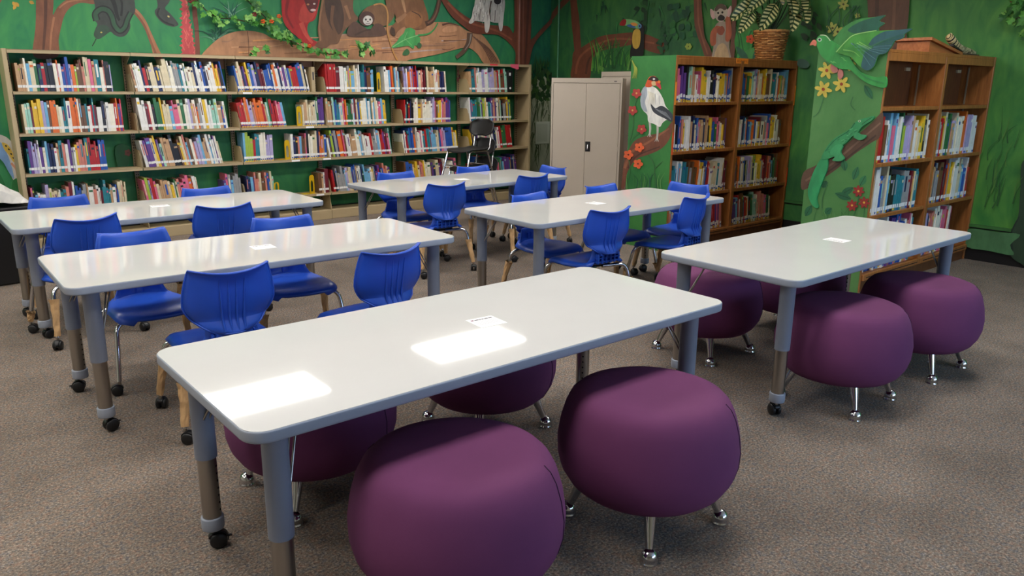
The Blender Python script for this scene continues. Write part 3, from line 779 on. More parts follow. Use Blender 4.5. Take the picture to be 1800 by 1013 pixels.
def book_mesh(b, B):
    t, h, d = B['t'], B['h'], B['d']; M = BM[B['c']]; S = BM[B['s']]
    R = Matrix.Rotation(-B['a'], 3, 'Y')     # tops lean towards -X for positive a
    if B['a'] >= 0: tr = lambda p: R @ Vector(p) + B['o']
    else: tr = lambda p: R @ (Vector(p) - Vector((t, 0, 0))) + Vector((t, 0, 0)) + B['o']
    c = .0022
    vs = [(0, 0, 0), (t, 0, 0), (t, d, 0), (0, d, 0), (0, 0, h), (t, 0, h), (t, d, h), (0, d, h), (c, c, h), (t - c, c, h), (t - c, d, h), (c, d, h), (c, c, h - .004), (t - c, c, h - .004), (t - c, d, h - .004), (c, d, h - .004)]
    vs = [tr(v) for v in vs]
    b.add(vs, [(0, 3, 2, 1), (0, 1, 5, 4), (1, 2, 6, 5), (3, 0, 4, 7), (4, 5, 9, 8), (5, 6, 10, 9), (7, 4, 8, 11), (8, 9, 13, 12), (9, 10, 14, 13), (11, 8, 12, 15)], M)
    b.add(vs, [(12, 13, 14, 15), (2, 3, 15, 14)], M_pages)
    def q(z0, z1, MM, e=0, x0=0, x1=1): b.add([tr(p) for p in ((t * x0 - e, -.0006, z0), (t * x1 + e, -.0006, z0), (t * x1 + e, -.0006, z1), (t * x0 - e, -.0006, z1))], [(0, 1, 2, 3)], MM)
    if B['st'] == 1: q(h * .80, h * .88, S, 0, .12, .88)
    if B['st'] == 2: q(h * .45, h * .86, S, 0, .3, .7)
    if B['style'] == 'L':
        q(.030, .052, M_lab)
        if B['where'].startswith(('top shelf of metal bookcase, third', 'second shelf of metal bookcase, third', 'third shelf of metal bookcase, third')) or (B['i'] % 9 == 4 and 'bottom' in B['where']): q(.012, .024, M_lab_b, 0, .1, .7); q(.0, .011, M_lab_y, 0, .3, 1)
    elif B['style'] == 'A':
        j = random.Random(B['i'] * 7 + int(t * 1e5)); e = j.uniform(-.006, .008); q(.036 + e, .056 + e + j.uniform(0, .012), M_lab, 0, .05, .95); q(.022 + e, .036 + e, M_lab_b if j.random() < .7 else M_lab, 0, j.uniform(0, .3), j.uniform(.7, 1)); q(.002, .022 + e, M_lab_y if j.random() < .65 else M_lab, 0, .05, .95)
        if B['i'] % 2: q(.010, .018, mat('label_black', (36, 34, 36), .6), 0, .2, .6)
    else:
        q(.022, .050, M_lab, 0, .1, .95)
        if B['i'] % 2: q(.006, .022, M_lab_y if B['i'] % 4 == 1 else M_lab_b, 0, .1, .9)
def shown(B):
    p = B['o'] + Vector((B['t'] / 2, 0, B['h'] / 2)); x, y = pj(p)
    if not (0 < x < 1800 and 0 < y < 1013): return 0
    hid = .5 if (B['style'] == 'L' and B['o'].z < .4) or (B['style'] != 'L' and B['o'].z < .3) else 1
    return hid * B['t'] * B['h'] / p.length_squared * abs((p - CAM).normalized().y)
order = sorted(range(len(BOOKS)), key=lambda i: -shown(BOOKS[i]))
single = set(order[:300])
rest = MB()
for i, B in enumerate(BOOKS):
    if i in single:
        o_w = B['o'].copy(); B['o'] = Vector((0, 0, 0)); b = MB(); book_mesh(b, B); B['o'] = o_w
        ob = put('book', b.mesh('book'), None, o_w)
        size = 'thin' if B['t'] < .015 else ('thick' if B['t'] > .026 else 'medium')
        tag(ob, '%s %s book, %s from left on %s' % (size, PAL[B['c']][0], ORD[B['i']], B['where']), 'book', 'books standing on the shelves')
    else: book_mesh(rest, B)
ro = rest.build('books', fix=False); ro['kind'] = 'stuff'; tag(ro, 'remaining books packed on the shelves of all three bookcases', 'books')

# bookends
def bookend(px, r, label, w_=.085, h_=.20, lip=True):
    z = SHELF[r]; x = x_at(px, CYF + .02, z)
    t = empty('bookend', (x, CYF + .03, z)); tag(t, label, 'bookend', 'yellow metal bookends')
    b = MB(); P = [(-w_ / 2, 0), (w_ / 2, 0), (w_ / 2, h_ - .03), (w_ * .3, h_), (-w_ * .3, h_), (-w_ / 2, h_ - .03)]
    H = [(w_ * .22 * cos(a), .10 + .045 * sin(a)) for a in [pi * k / 8 for k in range(9)]] + [(-w_ * .22, .02), (w_ * .22, .02)]
    # plate with a real arched opening: outer ring bridged to the hole in strips
    hole = [(w_ * .24, .025)] + [(w_ * .24 * cos(pi * k / 8), .105 + .04 * sin(pi * k / 8)) for k in range(9)] + [(-w_ * .24, .025)]
    outer = [(w_ / 2, .0)] + [(w_ / 2 * min(1, 1.25 * cos(pi * k / 8)) if cos(pi * k / 8) >= 0 else w_ / 2 * max(-1, 1.25 * cos(pi * k / 8)), max(.105, .105 + (h_ - .105) * min(1, 1.2 * sin(pi * k / 8)))) for k in range(9)] + [(-w_ / 2, .0)]
    n = len(hole)
    for y in (0, .002):
        vs = [(p[0], y, p[1]) for p in hole] + [(p[0], y, p[1]) for p in outer]
        b.add(vs, [(i, i + 1, n + i + 1, n + i) for i in range(n - 1)], M_yell)
    b.box(-w_ / 2, w_ / 2, 0, .002, 0, .025, M_yell)
    o = b.build('plate', t, rz=radians(28))
    MB().box(-w_ / 2 - .05, w_ / 2, 0, .10, 0, .0015, M_yell).build('foot', t)
bookend(528, 1, 'yellow bookend on the second shelf, left of the red books')
bookend(507, 2, 'yellow bookend on the third shelf, beside the empty space')
bookend(550, 3, 'yellow bookend on the bottom shelf, left of the books behind the tables')
bookend(667, 0, 'yellow bookend among the books of the top shelf', .075, .21)
bookend(488, 3, 'yellow bookend closing the bottom shelf row above the far left table', .08, .15)
# grey box file at the end of the third bay
x = x_at(552, CYF + .02, SHELF[0])
tag(MB().bbox(x - .02, x + .02, CYF + .02, CYF + .20, SHELF[0], SHELF[0] + .25, M_tan, .002).box(x - .008, x + .008, CYF + .0195, CYF + .02, SHELF[0] + .12, SHELF[0] + .2, M_ink).build('box_file'), 'tan box file at the right end of the top shelf, third bay', 'box file')
x = x_at(898, CYF + .02, SHELF[0])
tag(MB().bbox(x - .05, x + .03, CYF + .02, CYF + .20, SHELF[0], SHELF[0] + .265, M_black, .003).box(x - .03, x - .005, CYF + .0192, CYF + .02, SHELF[0] + .2, SHELF[0] + .235, M_paper).lathe([(.014, 0), (.014, .001)], M_paper, 12, (x - .012, CYF + .0195, SHELF[0] + .05), False, Matrix.Rotation(pi / 2, 3, 'X')).build('binder'), 'thick black binder with white labels at right end of the top metal shelf', 'binder')

# ------------------------------------------------------------------ beige cabinets
def cabinet(name, c, w_, d_, h_, rz, label, handle=True):
    t = empty(name, c, rz); tag(t, label, 'cabinet', 'beige steel cabinets')     # local: front at y=0 facing -y, x along the width
    b = MB().bbox(-w_ / 2, w_ / 2, .02, d_, .06, h_, M_cab, .004); b.box(-w_ / 2 + .01, w_ / 2 - .01, .04, d_ - .02, 0, .06, M_baseb); b.build('body', t)
    MB().box(-w_ / 2, w_ / 2, 0, .02, h_ - .05, h_, M_cab).box(-w_ / 2, -w_ / 2 + .02, 0, .02, .06, h_ - .05, M_cab).box(w_ / 2 - .02, w_ / 2, 0, .02, .06, h_ - .05, M_cab).build('face_frame', t)
    for s in (-1, 1):
        x0, x1 = (-w_ / 2 + .024, -.001) if s < 0 else (.001, w_ / 2 - .024)
        d = MB().bbox(x0, x1, .001, .02, .065, h_ - .055, M_cab, .002).build('door', t)
        for z in (.25, h_ * .5, h_ - .25):
            xh = (-w_ / 2 + .022) if s < 0 else (w_ / 2 - .022)
            MB().tube([(xh, .002, z - .03), (xh, .002, z + .03)], .004, M_cab, 8).build('hinge', d)
        if s > 0 and handle:
            hz = h_ * .515
            hd = MB().bbox(.006, .062, -.004, .002, hz - .055, hz + .055, M_black, .002).build('handle', d)
    if handle: MB().tube([(.034, -.004, hz + .02), (.034, -.02, hz + .012), (.034, -.02, hz - .035)], .008, M_chrome, 8).build('latch', t)
    MB().box(w_ / 2 - .09, w_ / 2 - .06, -.001, 0, h_ - .036, h_ - .028, M_ink).build('maker_plate', t)
    return t
ang = radians(37)
rf = Vector((6.405, 5.857, 0)); dirw = Vector((-sin(ang), cos(ang), 0)); Wc = .777
fc = rf + dirw * Wc / 2
# local +y (into the cabinet) must point along (cos37, sin37)
cabinet('storage_cabinet', fc, Wc, .44, 1.512, ang - pi / 2, 'tall beige steel cabinet with black handle standing across the corner')
cabinet('storage_cabinet', Vector((6.80, (6.556 + 5.642) / 2, 0)), .914, .445, 1.592, -pi / 2, 'taller beige steel cabinet behind, half hidden by the bird panel', False)

# ------------------------------------------------------------------ painting helpers: brushed shapes lying on a wall or panel
def smooth(pts, closed=True, n=5):
    out = []; N = len(pts)
    for i in range(N if closed else N - 1):
        p0 = pts[(i - 1) % N] if closed or i > 0 else pts[0]; p1 = pts[i]; p2 = pts[(i + 1) % N]
        p3 = pts[(i + 2) % N] if closed or i + 2 < N else pts[-1]
        for k in range(n):
            t = k / n
            out.append(tuple(.5 * (2 * p1[q] + (p2[q] - p0[q]) * t + (2 * p0[q] - 5 * p1[q] + 4 * p2[q] - p3[q]) * t * t + (3 * p1[q] - p0[q] - 3 * p2[q] + p3[q]) * t ** 3) for q in (0, 1)))
    if not closed: out.append(tuple(pts[-1]))
    return out
def paint_mat(rgb):
    return mat('paint_%d_%d_%d' % rgb, rgb, 0.6, var=0.16, vscale=9, stretch=(1.6, 1.6, .7))
class Paint:
    def __init__(s, plane, parent):   # plane: (function px,py -> Vector, normal towards the room)
        s.fn, s.n, s.parent, s.lift = plane[0], plane[1], parent, 0.0004
    def start(s): s.b = MB(); return s
    def flat(s, pts, rgb):
        s.lift += .00012
        P = [s.fn(*p) + s.n * s.lift for p in pts]
        s.b.add(P, [tuple(range(len(P)))], paint_mat(rgb)); return s
    def poly(s, pts, rgb, n=5): return s.flat(smooth(pts, True, n), rgb)
    def line(s, pts, rgb, w0, w1=None, taper=False):
        w1 = w0 if w1 is None else w1
        c = smooth(pts, False, 6) if len(pts) > 2 else pts
        L, R = [], []
        for i, p in enumerate(c):
            a = c[max(0, i - 1)]; d = c[min(len(c) - 1, i + 1)]
            dx, dy = d[0] - a[0], d[1] - a[1]; l = max(1e-6, sqrt(dx * dx + dy * dy)); t = i / (len(c) - 1)
            w = (w0 * (1 - t) + w1 * t) / 2
            if taper: w *= max(.06, sin(pi * min(1, .12 + t * .86)))
            L.append((p[0] - dy / l * w, p[1] + dx / l * w)); R.append((p[0] + dy / l * w, p[1] - dx / l * w))
        s.lift += .00012
        N = len(L); P = [s.fn(*p) + s.n * s.lift for p in L + R]
        s.b.add(P, [(i, i + 1, N + i + 1, N + i) for i in range(N - 1)], paint_mat(rgb)); return s
    def dot(s, x, y, rx, ry, rgb, rot=0, n=18):
        c, d = cos(rot), sin(rot)
        return s.flat([(x + rx * cos(2 * pi * k / n) * c - ry * sin(2 * pi * k / n) * d, y + rx * cos(2 * pi * k / n) * d + ry * sin(2 * pi * k / n) * c) for k in range(n)], rgb)
    def flower(s, x, y, r, rgb, core, petals=5, ph=0.0, slim=.42):
        for k in range(petals):
            a = ph + 2 * pi * k / petals
            s.dot(x + r * .55 * cos(a), y + r * .55 * sin(a), r * .5, r * slim, rgb, a, 10)
        return s.dot(x, y, r * .2, r * .2, core, 0, 8)
    def leaf(s, x, y, l, w_, a, rgb, vein=None):
        p = [(0, 0), (.25, .8), (.55, 1), (.8, .6), (1, 0), (.8, -.6), (.55, -1), (.25, -.8)]
        ca, sa = cos(a), sin(a)
        s.poly([(x + u * l * ca - v * w_ * sa, y + u * l * sa + v * w_ * ca) for u, v in p], rgb, 3)
        if vein: s.line([(x, y), (x + l * .95 * ca, y + l * .95 * sa)], vein, w_ * .18)
        return s
    def done(s, name, label=None):
        me = s.b.mesh(name); o = put(name, me)
        if s.parent is not None:
            o.parent = s.parent
            bpy.context.view_layer.update(); o.matrix_parent_inverse = s.parent.matrix_world.inverted()
        if label: o['label'] = label
        return o
BW = (lambda x, y: onY(x, y, YB), Vector((0, -1, 0)))
RW = (lambda x, y: onX(x, y, XR), Vector((-1, 0, 0)))
PA = (lambda x, y: onX(x, y, WX0 - .004), Vector((-1, 0, 0)))
PB = PA
BARK, BARK_D, BARK_L = (134, 86, 62), (96, 60, 46), (168, 112, 80)
P = Paint(BW, wall_back)
# tree with arching branches (far left)
P.start()
P.poly([(66, -150), (92, -150), (95, -60), (94, 5), (93, 26), (101, 13), (116, 0), (138, -6), (165, -5), (166, 7), (142, 5), (124, 13), (113, 28), (107, 50), (103, 70), (101, 100), (60, 100), (61, 60), (63, 30)], BARK)
P.line([(80, -40), (80, 30), (76, 90)], BARK_D, 7, 4); P.line([(95, 30), (90, 60), (88, 96)], BARK_L, 4, 3); P.line([(104, 14), (120, 3), (150, -1)], BARK_L, 3, 2)
P.poly([(213, 8), (226, 9), (242, 18), (256, 36), (266, 58), (276, 80), (286, 104), (272, 104), (264, 74), (252, 46), (240, 28), (226, 18), (216, 17)], BARK_L)
P.line([(216, 13), (236, 22), (254, 46), (266, 76), (276, 100)], BARK, 4)
P.poly([(-30, 10), (-10, -30), (20, -40), (40, -30), (10, -10), (-10, 20)], BARK)
P.done('painted_tree')
P.start()
for (x, y) in ((28, 8), (22, 3), (33, 12), (51, 2), (46, -4)): P.leaf(x, y, 10, 3, radians(random.uniform(0, 360)), (196, 150, 60))
P.done('painted_yellow_flower')
SN, SN_D, SN_L = (62, 66, 62), (36, 40, 38), (52, 86, 62)
P.start()
P.poly([(164, -30), (226, -30), (237, 8), (236, 24), (228, 33), (229, 48), (222, 61), (212, 65), (202, 62), (195, 56), (190, 58), (182, 64), (172, 69), (165, 62), (168, 50), (171, 42), (164, 33), (163, 22), (167, 12)], SN)
P.line([(170, 36), (168, 24), (178, 16), (190, 19), (197, 30), (201, 44), (210, 54), (219, 48), (224, 34), (230, 22)], SN_D, 13, 11)
P.line([(170, 36), (168, 24), (178, 16), (190, 19), (197, 30), (201, 44), (210, 54), (219, 48), (224, 34), (230, 22)], SN_L, 8, 6)
P.line([(186, -20), (200, 5), (206, 28), (210, 36)], SN_D, 9, 4); P.line([(205, -20), (214, 5), (213, 28)], SN_D, 4)
P.poly([(166, 60), (171, 47), (184, 44), (193, 52), (184, 62), (172, 69)], (54, 76, 60)); P.dot(178, 57, 1.8, 1.2, (200, 180, 90)); P.line([(169, 68), (166, 74), (162, 81)], SN_D, 1.6)
P.done('painted_coiled_snake')
P.start(); P.poly([(274, -20), (300, -20), (298, 2), (290, 14), (298, 23), (310, 37), (313, 44), (303, 47), (287, 41), (275, 29), (272, 19), (277, 10)], SN); P.line([(280, 14), (277, 26), (288, 38), (306, 45)], SN_D, 3); P.dot(296, 29, 2.2, 1.4, (206, 190, 120), .6); P.done('painted_hanging_snake')
P.start()
edge = []
rr = random.Random(3)
for k in range(15): y = -8 + k * 8; edge.append((318 - (3 if k % 2 else 0) + 0 * y, y)); edge.append((321, y + 4))
edge2 = []
for k in range(15): y = 108 - k * 8; xx = 346 - (108 - y) * .19; edge2.append((xx + 3, y)); edge2.append((xx - 2, y - 4))
P.flat(edge + edge2, (190, 76, 78))
for k in range(24):
    y = rr.uniform(5, 100); x = rr.uniform(322, 322 + 22 * (y + 40) / 140); P.line([(x, y), (x + rr.uniform(-6, 6), y - 10)], (214, 106, 100), 2.2, .6)
P.done('painted_red_plant')
P.start(); P.poly([(337, -30), (344, -30), (346, 20), (349, 50), (351, 104), (344, 104), (342, 55), (338, 25)], (120, 70, 56)); P.done('painted_sapling')
P.start()
for k in range(34):
    a = radians(rr.uniform(200, 340)); l = rr.uniform(22, 44); x, y = rr.uniform(372, 392), rr.uniform(64, 80)
    P.line([(x, y), (x + l * .5 * cos(a), y + l * .55 * sin(a)), (x + l * cos(a), y + l * .8 * sin(a) + 4)], rr.choice([(26, 84, 60), (52, 112, 84), (92, 142, 112), (22, 70, 56)]), 2.4, .4)
for k in range(14):
    a = radians(rr.uniform(190, 330)); l = rr.uniform(24, 40); x, y = rr.uniform(402, 412), rr.uniform(26, 34)
    P.line([(x, y), (x + l * .5 * cos(a), y + l * .5 * sin(a)), (x + l * cos(a), y + l * .8 * sin(a))], rr.choice([(34, 96, 78), (110, 156, 128), (28, 84, 70)]), 2.6, .4)
P.done('painted_grass_tuft')
# fallen log
P.start()
P.poly([(352, 100), (366, 83), (385, 67), (408, 57), (436, 54), (462, 59), (480, 68), (520, 76), (560, 72), (600, 60), (640, 60), (680, 46), (720, 42), (770, 39), (800, 42), (820, 54), (842, 58), (860, 78), (878, 112), (852, 113), (838, 95), (822, 84), (800, 87), (770, 95), (720, 105), (690, 112), (520, 124), (352, 118)], (170, 124, 90))
for k in range(46):
    x = rr.uniform(370, 800); yy = 66 + rr.uniform(0, 34) - (x - 420) * .02; l = rr.uniform(18, 60)
    if x < 500 and yy < 70: continue
    P.line([(x, yy), (x + l * .5, yy + rr.uniform(-3, 1)), (x + l, yy + rr.uniform(-6, 1))], rr.choice([(138, 92, 64), (192, 146, 108), (150, 112, 88), (200, 142, 90), (118, 80, 58), (170, 150, 146)]), rr.uniform(1, 3.4), .5)
P.line([(434, 55), (436, 80), (436, 100)], (104, 74, 56), 1.2); P.poly([(776, 52), (786, 46), (800, 47), (802, 54), (790, 57), (779, 57)], (190, 140, 104)); P.line([(776, 44), (790, 41), (806, 46)], (96, 64, 50), 4, 1)
for q in range(5): P.line([(828 + q * 4, 62 + q * 3), (848 + q * 3, 84 + q), (862 + q * 3, 110)], (110, 78, 62), 1.6)
P.done('painted_log')
# red monkey
P.start()
P.poly([(496, -34), (520, -46), (556, -40), (562, -10), (558, 14), (552, 34), (541, 41), (539, 55), (545, 67), (556, 75), (548, 82), (534, 78), (520, 64), (508, 54), (498, 40), (494, 18)], (164, 34, 32))
P.poly([(536, 40), (524, 34), (530, 10), (552, -6), (556, 14), (548, 34)], (178, 58, 48)); P.line([(528, 40), (536, 60), (548, 76)], (190, 72, 58), 9, 4); P.line([(505, 0), (502, 25), (514, 50)], (128, 24, 26), 6, 3)
P.poly([(532, -8), (538, -22), (552, -22), (558, -6), (556, 12), (548, 23), (541, 19), (536, 8)], (92, 34, 34)); P.dot(549, 18, 5, 2.2, (206, 176, 170)); P.dot(540, 8, 2.4, 1.6, (180, 120, 80)); P.dot(551, 7, 2.2, 1.5, (200, 180, 170))
P.done('painted_red_monkey')
BR, BR_D, BR_L = (112, 78, 54), (72, 50, 38), (146, 104, 72)
P.start()
P.poly([(570, -36), (600, -50), (622, -30), (619, 8), (621, 22), (628, 34), (612, 46), (600, 60), (593, 76), (580, 78), (568, 86), (553, 80), (559, 70), (557, 50), (562, 24)], BR)
P.poly([(572, -10), (592, -8), (602, 20), (602, 44), (596, 60), (586, 56), (576, 40), (570, 14)], BR_D); P.line([(566, 0), (560, 40), (562, 72)], BR_L, 4, 2); P.line([(584, 10), (582, 40), (594, 68)], BR, 6, 4); P.line([(606, 10), (614, 34)], BR_L, 6, 4)
P.dot(597, -56, 17, 17, BR_D); P.dot(599, -53, 11, 11, BR_L); P.dot(595, -56, 2, 2, (30, 24, 22)); P.dot(603, -56, 2, 2, (30, 24, 22)); P.done('painted_brown_monkey')
P.start()
P.poly([(632, 30), (642, 14), (662, 8), (682, 12), (692, 24), (684, 40), (672, 46), (652, 42)], (118, 84, 54))
P.poly([(609, 62), (611, 48), (622, 38), (636, 46), (648, 52), (658, 42), (670, 44), (678, 58), (672, 63), (646, 65), (622, 65)], (88, 62, 50)); P.line([(622, 62), (640, 54), (650, 52)], BR_D, 3)
P.dot(643, 33, 14, 13, (76, 48, 38)); P.dot(645, 36, 8.5, 8.5, (198, 192, 184)); P.dot(641.5, 34.5, 1.6, 1.9, (40, 32, 30)); P.dot(649, 34.5, 1.6, 1.9, (40, 32, 30)); P.dot(645, 38, 1.4, 1, (90, 76, 70)); P.line([(641, 41), (645, 42), (649, 41)], (90, 76, 72), 1)
P.done('painted_resting_monkey')
P.start()
P.poly([(676, -30), (700, -46), (732, -40), (741, -4), (746, 12), (751, 29), (750, 44), (742, 51), (725, 51), (710, 47), (698, 55), (692, 64), (684, 58), (686, 47), (694, 38), (692, 25), (679, 16)], (124, 84, 54))
P.poly([(712, 48), (710, 30), (720, 20), (736, 22), (741, 32), (738, 44), (724, 50)], (140, 94, 58)); P.line([(738, 32), (734, 26), (722, 20)], BR_D, 1.6); P.line([(702, -20), (708, 10), (711, 22)], (172, 128, 92), 6, 3); P.line([(695, 38), (706, 30), (712, 24)], BR_L, 9, 5); P.poly([(684, 58), (686, 48), (692, 52), (692, 64)], BR_D)
P.line([(746, 42), (757, 37), (765, 22), (770, 4), (774, -16)], BR_D, 9, 7); P.line([(750, 41), (759, 34), (766, 20), (770, 0)], (112, 80, 62), 3, 2)
P.dot(708, -52, 17, 17, BR_D); P.dot(706, -49, 11, 11, BR_L); P.dot(702, -52, 2, 2, (30, 24, 22)); P.dot(710, -52, 2, 2, (30, 24, 22)); P.done('painted_sitting_monkey')
P.start(); P.line([(655, 9), (668, 7), (677, 14), (680, 30), (679, 52), (684, 74), (690, 92), (697, 106)], (182, 132, 74), 2.6); P.done('painted_vine')
P.start()
P.line([(733, 62), (750, 60), (761, 52), (768, 40)], (60, 140, 74), 3.4, 2)
P.poly([(686, 84), (696, 73), (700, 66), (708, 58), (711, 51), (720, 49), (728, 54), (728, 61), (737, 67), (734, 80), (727, 80), (725, 86), (716, 81), (706, 82)], (66, 146, 78)); P.line([(688, 83), (710, 70), (733, 62)], (120, 180, 116), 1.6); P.line([(708, 72), (714, 56)], (104, 170, 104), 1); P.line([(712, 70), (722, 80)], (104, 170, 104), 1)
P.poly([(706, 97), (708, 90), (714, 86), (718, 92), (715, 97)], (52, 96, 58)); P.poly([(731, 80), (734, 75), (739, 78), (738, 84), (733, 85)], (52, 92, 58))
P.done('painted_green_leaf')
P.start(); P.line([(824, 58), (822, 74), (813, 90), (800, 101)], (92, 70, 56), 10, 6); P.line([(826, 60), (823, 76), (815, 88)], (140, 128, 118), 3, 1); P.done('painted_hanging_tail')
# branch, trunk and white monkeys at right
P.start()
P.poly([(768, -12), (778, -6), (800, 16), (826, 34), (860, 44), (890, 46), (902, 52), (900, -60), (900, -100), (938, -100), (936, -60), (932, 20), (931, 62), (926, 118), (904, 118), (904, 92), (892, 75), (874, 62), (850, 60), (830, 58), (812, 46), (788, 24)], (108, 58, 40))
P.line([(785, 5), (820, 38), (870, 54), (898, 70)], (136, 78, 54), 4, 3); P.line([(908, -40), (909, 50), (909, 112)], (128, 74, 54), 4); P.line([(928, -40), (925, 40), (921, 112)], (82, 44, 34), 5, 3)
P.poly([(927, 98), (929, 74), (938, 64), (950, 50), (962, 38), (968, 28), (968, 40), (955, 55), (942, 70), (933, 88), (928, 112)], (104, 58, 42))
P.done('painted_right_tree')
WM, WM_D = (196, 190, 180), (120, 112, 108)
P.start()
P.poly([(836, -12), (846, -22), (860, -16), (863, 4), (858, 24), (852, 38), (838, 37), (829, 34), (831, 14)], WM)
P.poly([(830, 14), (836, 10), (838, 26), (833, 36), (826, 42), (822, 39), (827, 30)], (206, 200, 190)); P.poly([(850, 30), (858, 24), (859, 40), (857, 54), (853, 58), (850, 52)], (206, 200, 190))
P.poly([(864, -8), (876, -14), (885, 0), (884, 22), (880, 38), (868, 40), (859, 36), (861, 16)], (186, 181, 172)); P.poly([(876, 26), (883, 22), (882, 42), (880, 54), (876, 53), (874, 40)], (200, 195, 186))
for k in range(46):
    x = rr.uniform(830, 882); y = rr.uniform(-2, 34)
    if 856 < x < 862: continue
    P.line([(x, y), (x + rr.uniform(-2, 1), y + rr.uniform(5, 11))], rr.choice([WM_D, (222, 218, 210), (158, 152, 146), (236, 232, 226)]), 1.3, .3)
P.line([(861, 2), (858, 20), (860, 36)], (84, 64, 54), 2.2, 1); P.line([(842, 16), (840, 36)], WM_D, 1.4); P.line([(868, 18), (867, 38)], WM_D, 1.4)
P.dot(872, 2, 6.5, 6, (44, 38, 38)); P.dot(848, -12, 7, 7, (60, 50, 48))
P.done('painted_white_monkeys')
# hedge low at the corner, bird shape left of the bookcase
P.start()
for k in range(60):
    x = rr.uniform(930, 962); y = rr.uniform(112, 150); P.line([(x, y), (x + rr.uniform(-3, 3), y - rr.uniform(8, 20))], rr.choice([(36, 74, 34), (58, 98, 44), (28, 58, 34)]), 2.4, .4)
P.poly([(930, 150), (966, 148), (966, 318), (930, 318)], (176, 178, 158), 2)
for k in range(44):
    x = rr.uniform(931, 963); y = rr.uniform(150, 270); l = rr.uniform(14, 44); P.line([(x, y), (x + rr.uniform(-5, 5), y + l * .5), (x + rr.uniform(-7, 4), y + l)], rr.choice([(64, 82, 52), (92, 108, 74), (120, 128, 98), (74, 86, 60)]), 2.0, .5)
for k in range(50):
    x = rr.uniform(930, 964); y = rr.uniform(118, 170); P.leaf(x, y, 12, 3, radians(rr.uniform(30, 150)), rr.choice([(40, 74, 36), (60, 92, 42), (34, 60, 34)]))
P.done('painted_willow')
P.start()
P.poly([(-14, 236), (4, 238), (16, 246), (25, 260), (31, 278), (33, 294), (30, 308), (24, 318), (14, 300), (4, 282), (-14, 262)], (186, 182, 174))
P.poly([(-14, 246), (2, 252), (12, 272), (20, 296), (23, 314), (14, 302), (4, 284), (-14, 266)], (112, 146, 186)); P.poly([(2, 250), (12, 254), (20, 266), (25, 280), (22, 284), (14, 272), (6, 262)], (196, 164, 64))
for q in ((9, 256), (14, 262), (18, 270), (22, 277)): P.dot(*q, 2, 1.4, (30, 30, 30), .8)
P.line([(18, 286), (26, 296), (28, 308)], (188, 130, 104), 4, 2)
P.poly([(20, 320), (30, 312), (40, 318), (40, 346), (28, 360), (20, 350)], (36, 112, 54))
P.done('painted_fish')
P.start(); P.line([(40, 330), (36, 344), (30, 356)], (74, 52, 40), 4); P.poly([(-10, 300), (6, 320), (10, 350), (-10, 366)], (24, 108, 52)); P.done('painted_stem')
P.start()  # mural glimpses behind the open shelves
P.flower(806, 128, 7, (128, 66, 62), (60, 40, 30), 5); P.flower(803, 140, 5, (128, 66, 62), (60, 40, 30), 5); P.poly([(200, 262), (212, 252), (226, 262), (222, 290), (206, 294)], (24, 84, 42)); P.flower(222, 268, 6, (110, 60, 48), (60, 40, 30)); P.done('painted_small_flowers')

# ---- right wall
Q = Paint(RW, wall_right)
Q.start()
Q.poly([(970, 24), (978, 12), (990, -2), (1004, -20), (1016, -20), (1000, 2), (986, 16), (970, 36)], (104, 58, 42))
Q.poly([(999, -80), (1011, -80), (1014, 0), (1018, 30), (1020, 60), (1021, 90), (1012, 100), (1007, 60), (1004, 25)], (108, 60, 42))
Q.poly([(1005, 140), (1006, 112), (1008, 92), (1020, 85), (1034, 76), (1048, 67), (1064, 62), (1080, 60), (1112, 57), (1134, 60), (1150, 66), (1168, 76), (1166, 94), (1144, 91), (1128, 84), (1112, 79), (1085, 84), (1060, 89), (1046, 98), (1040, 112), (1035, 140)], (110, 62, 42))
Q.line([(1012, 130), (1020, 100), (1050, 78), (1090, 68), (1150, 76)], (136, 80, 54), 4, 3); Q.line([(1030, 130), (1036, 104), (1056, 86), (1090, 78)], (82, 46, 34), 4, 2)
Q.done('painted_curved_branch')
Q.start()
for k in range(46):
    x = rr.uniform(1040, 1110); y = rr.uniform(112, 130); dx = rr.uniform(-16, 26); l = rr.uniform(24, 62)
    Q.line([(x, y), (x + dx * .3, y - l * .6), (x + dx, y - l)], rr.choice([(42, 112, 42), (70, 136, 50), (26, 80, 38), (98, 150, 66), (30, 94, 44)]), 3, .4)
for k in range(30):
    x = rr.uniform(1050, 1260); y = rr.uniform(0, 40); Q.line([(x, y), (x + rr.uniform(-10, 10), y + rr.uniform(10, 26))], rr.choice([(24, 80, 48), (48, 118, 62), (20, 66, 44)]), 3, .5)
Q.line([(1135, -10), (1136, 20), (1134, 50), (1130, 60)], (18, 58, 30), 8, 3)
for k in range(14): Q.leaf(rr.uniform(1124, 1146), rr.uniform(0, 56), 11, 4, radians(rr.uniform(0, 360)), rr.choice([(16, 56, 30), (26, 76, 36), (40, 96, 44)]))
for k in range(24): Q.leaf(1168 + rr.uniform(-6, 8), rr.uniform(46, 96), 9, 3, radians(rr.uniform(0, 360)), rr.choice([(18, 62, 38), (28, 84, 44)]))
for k in range(30): Q.leaf(rr.uniform(1180, 1225), rr.uniform(0, 60), 14, 5, radians(rr.uniform(40, 140)), rr.choice([(22, 76, 50), (30, 90, 56), (44, 110, 52)]))
Q.flower(1212, 82, 6, (150, 170, 70), (90, 90, 30), 6)
Q.done('painted_undergrowth')
Q.start()
Q.poly([(1110, 100), (1112, 76), (1114, 56), (1122, 42), (1130, 41), (1134, 48), (1134, 66), (1131, 100)], (22, 22, 22))
Q.poly([(1115, 56), (1121, 51), (1127, 54), (1128, 66), (1126, 80), (1121, 86), (1115, 83), (1113, 70)], (198, 160, 66))
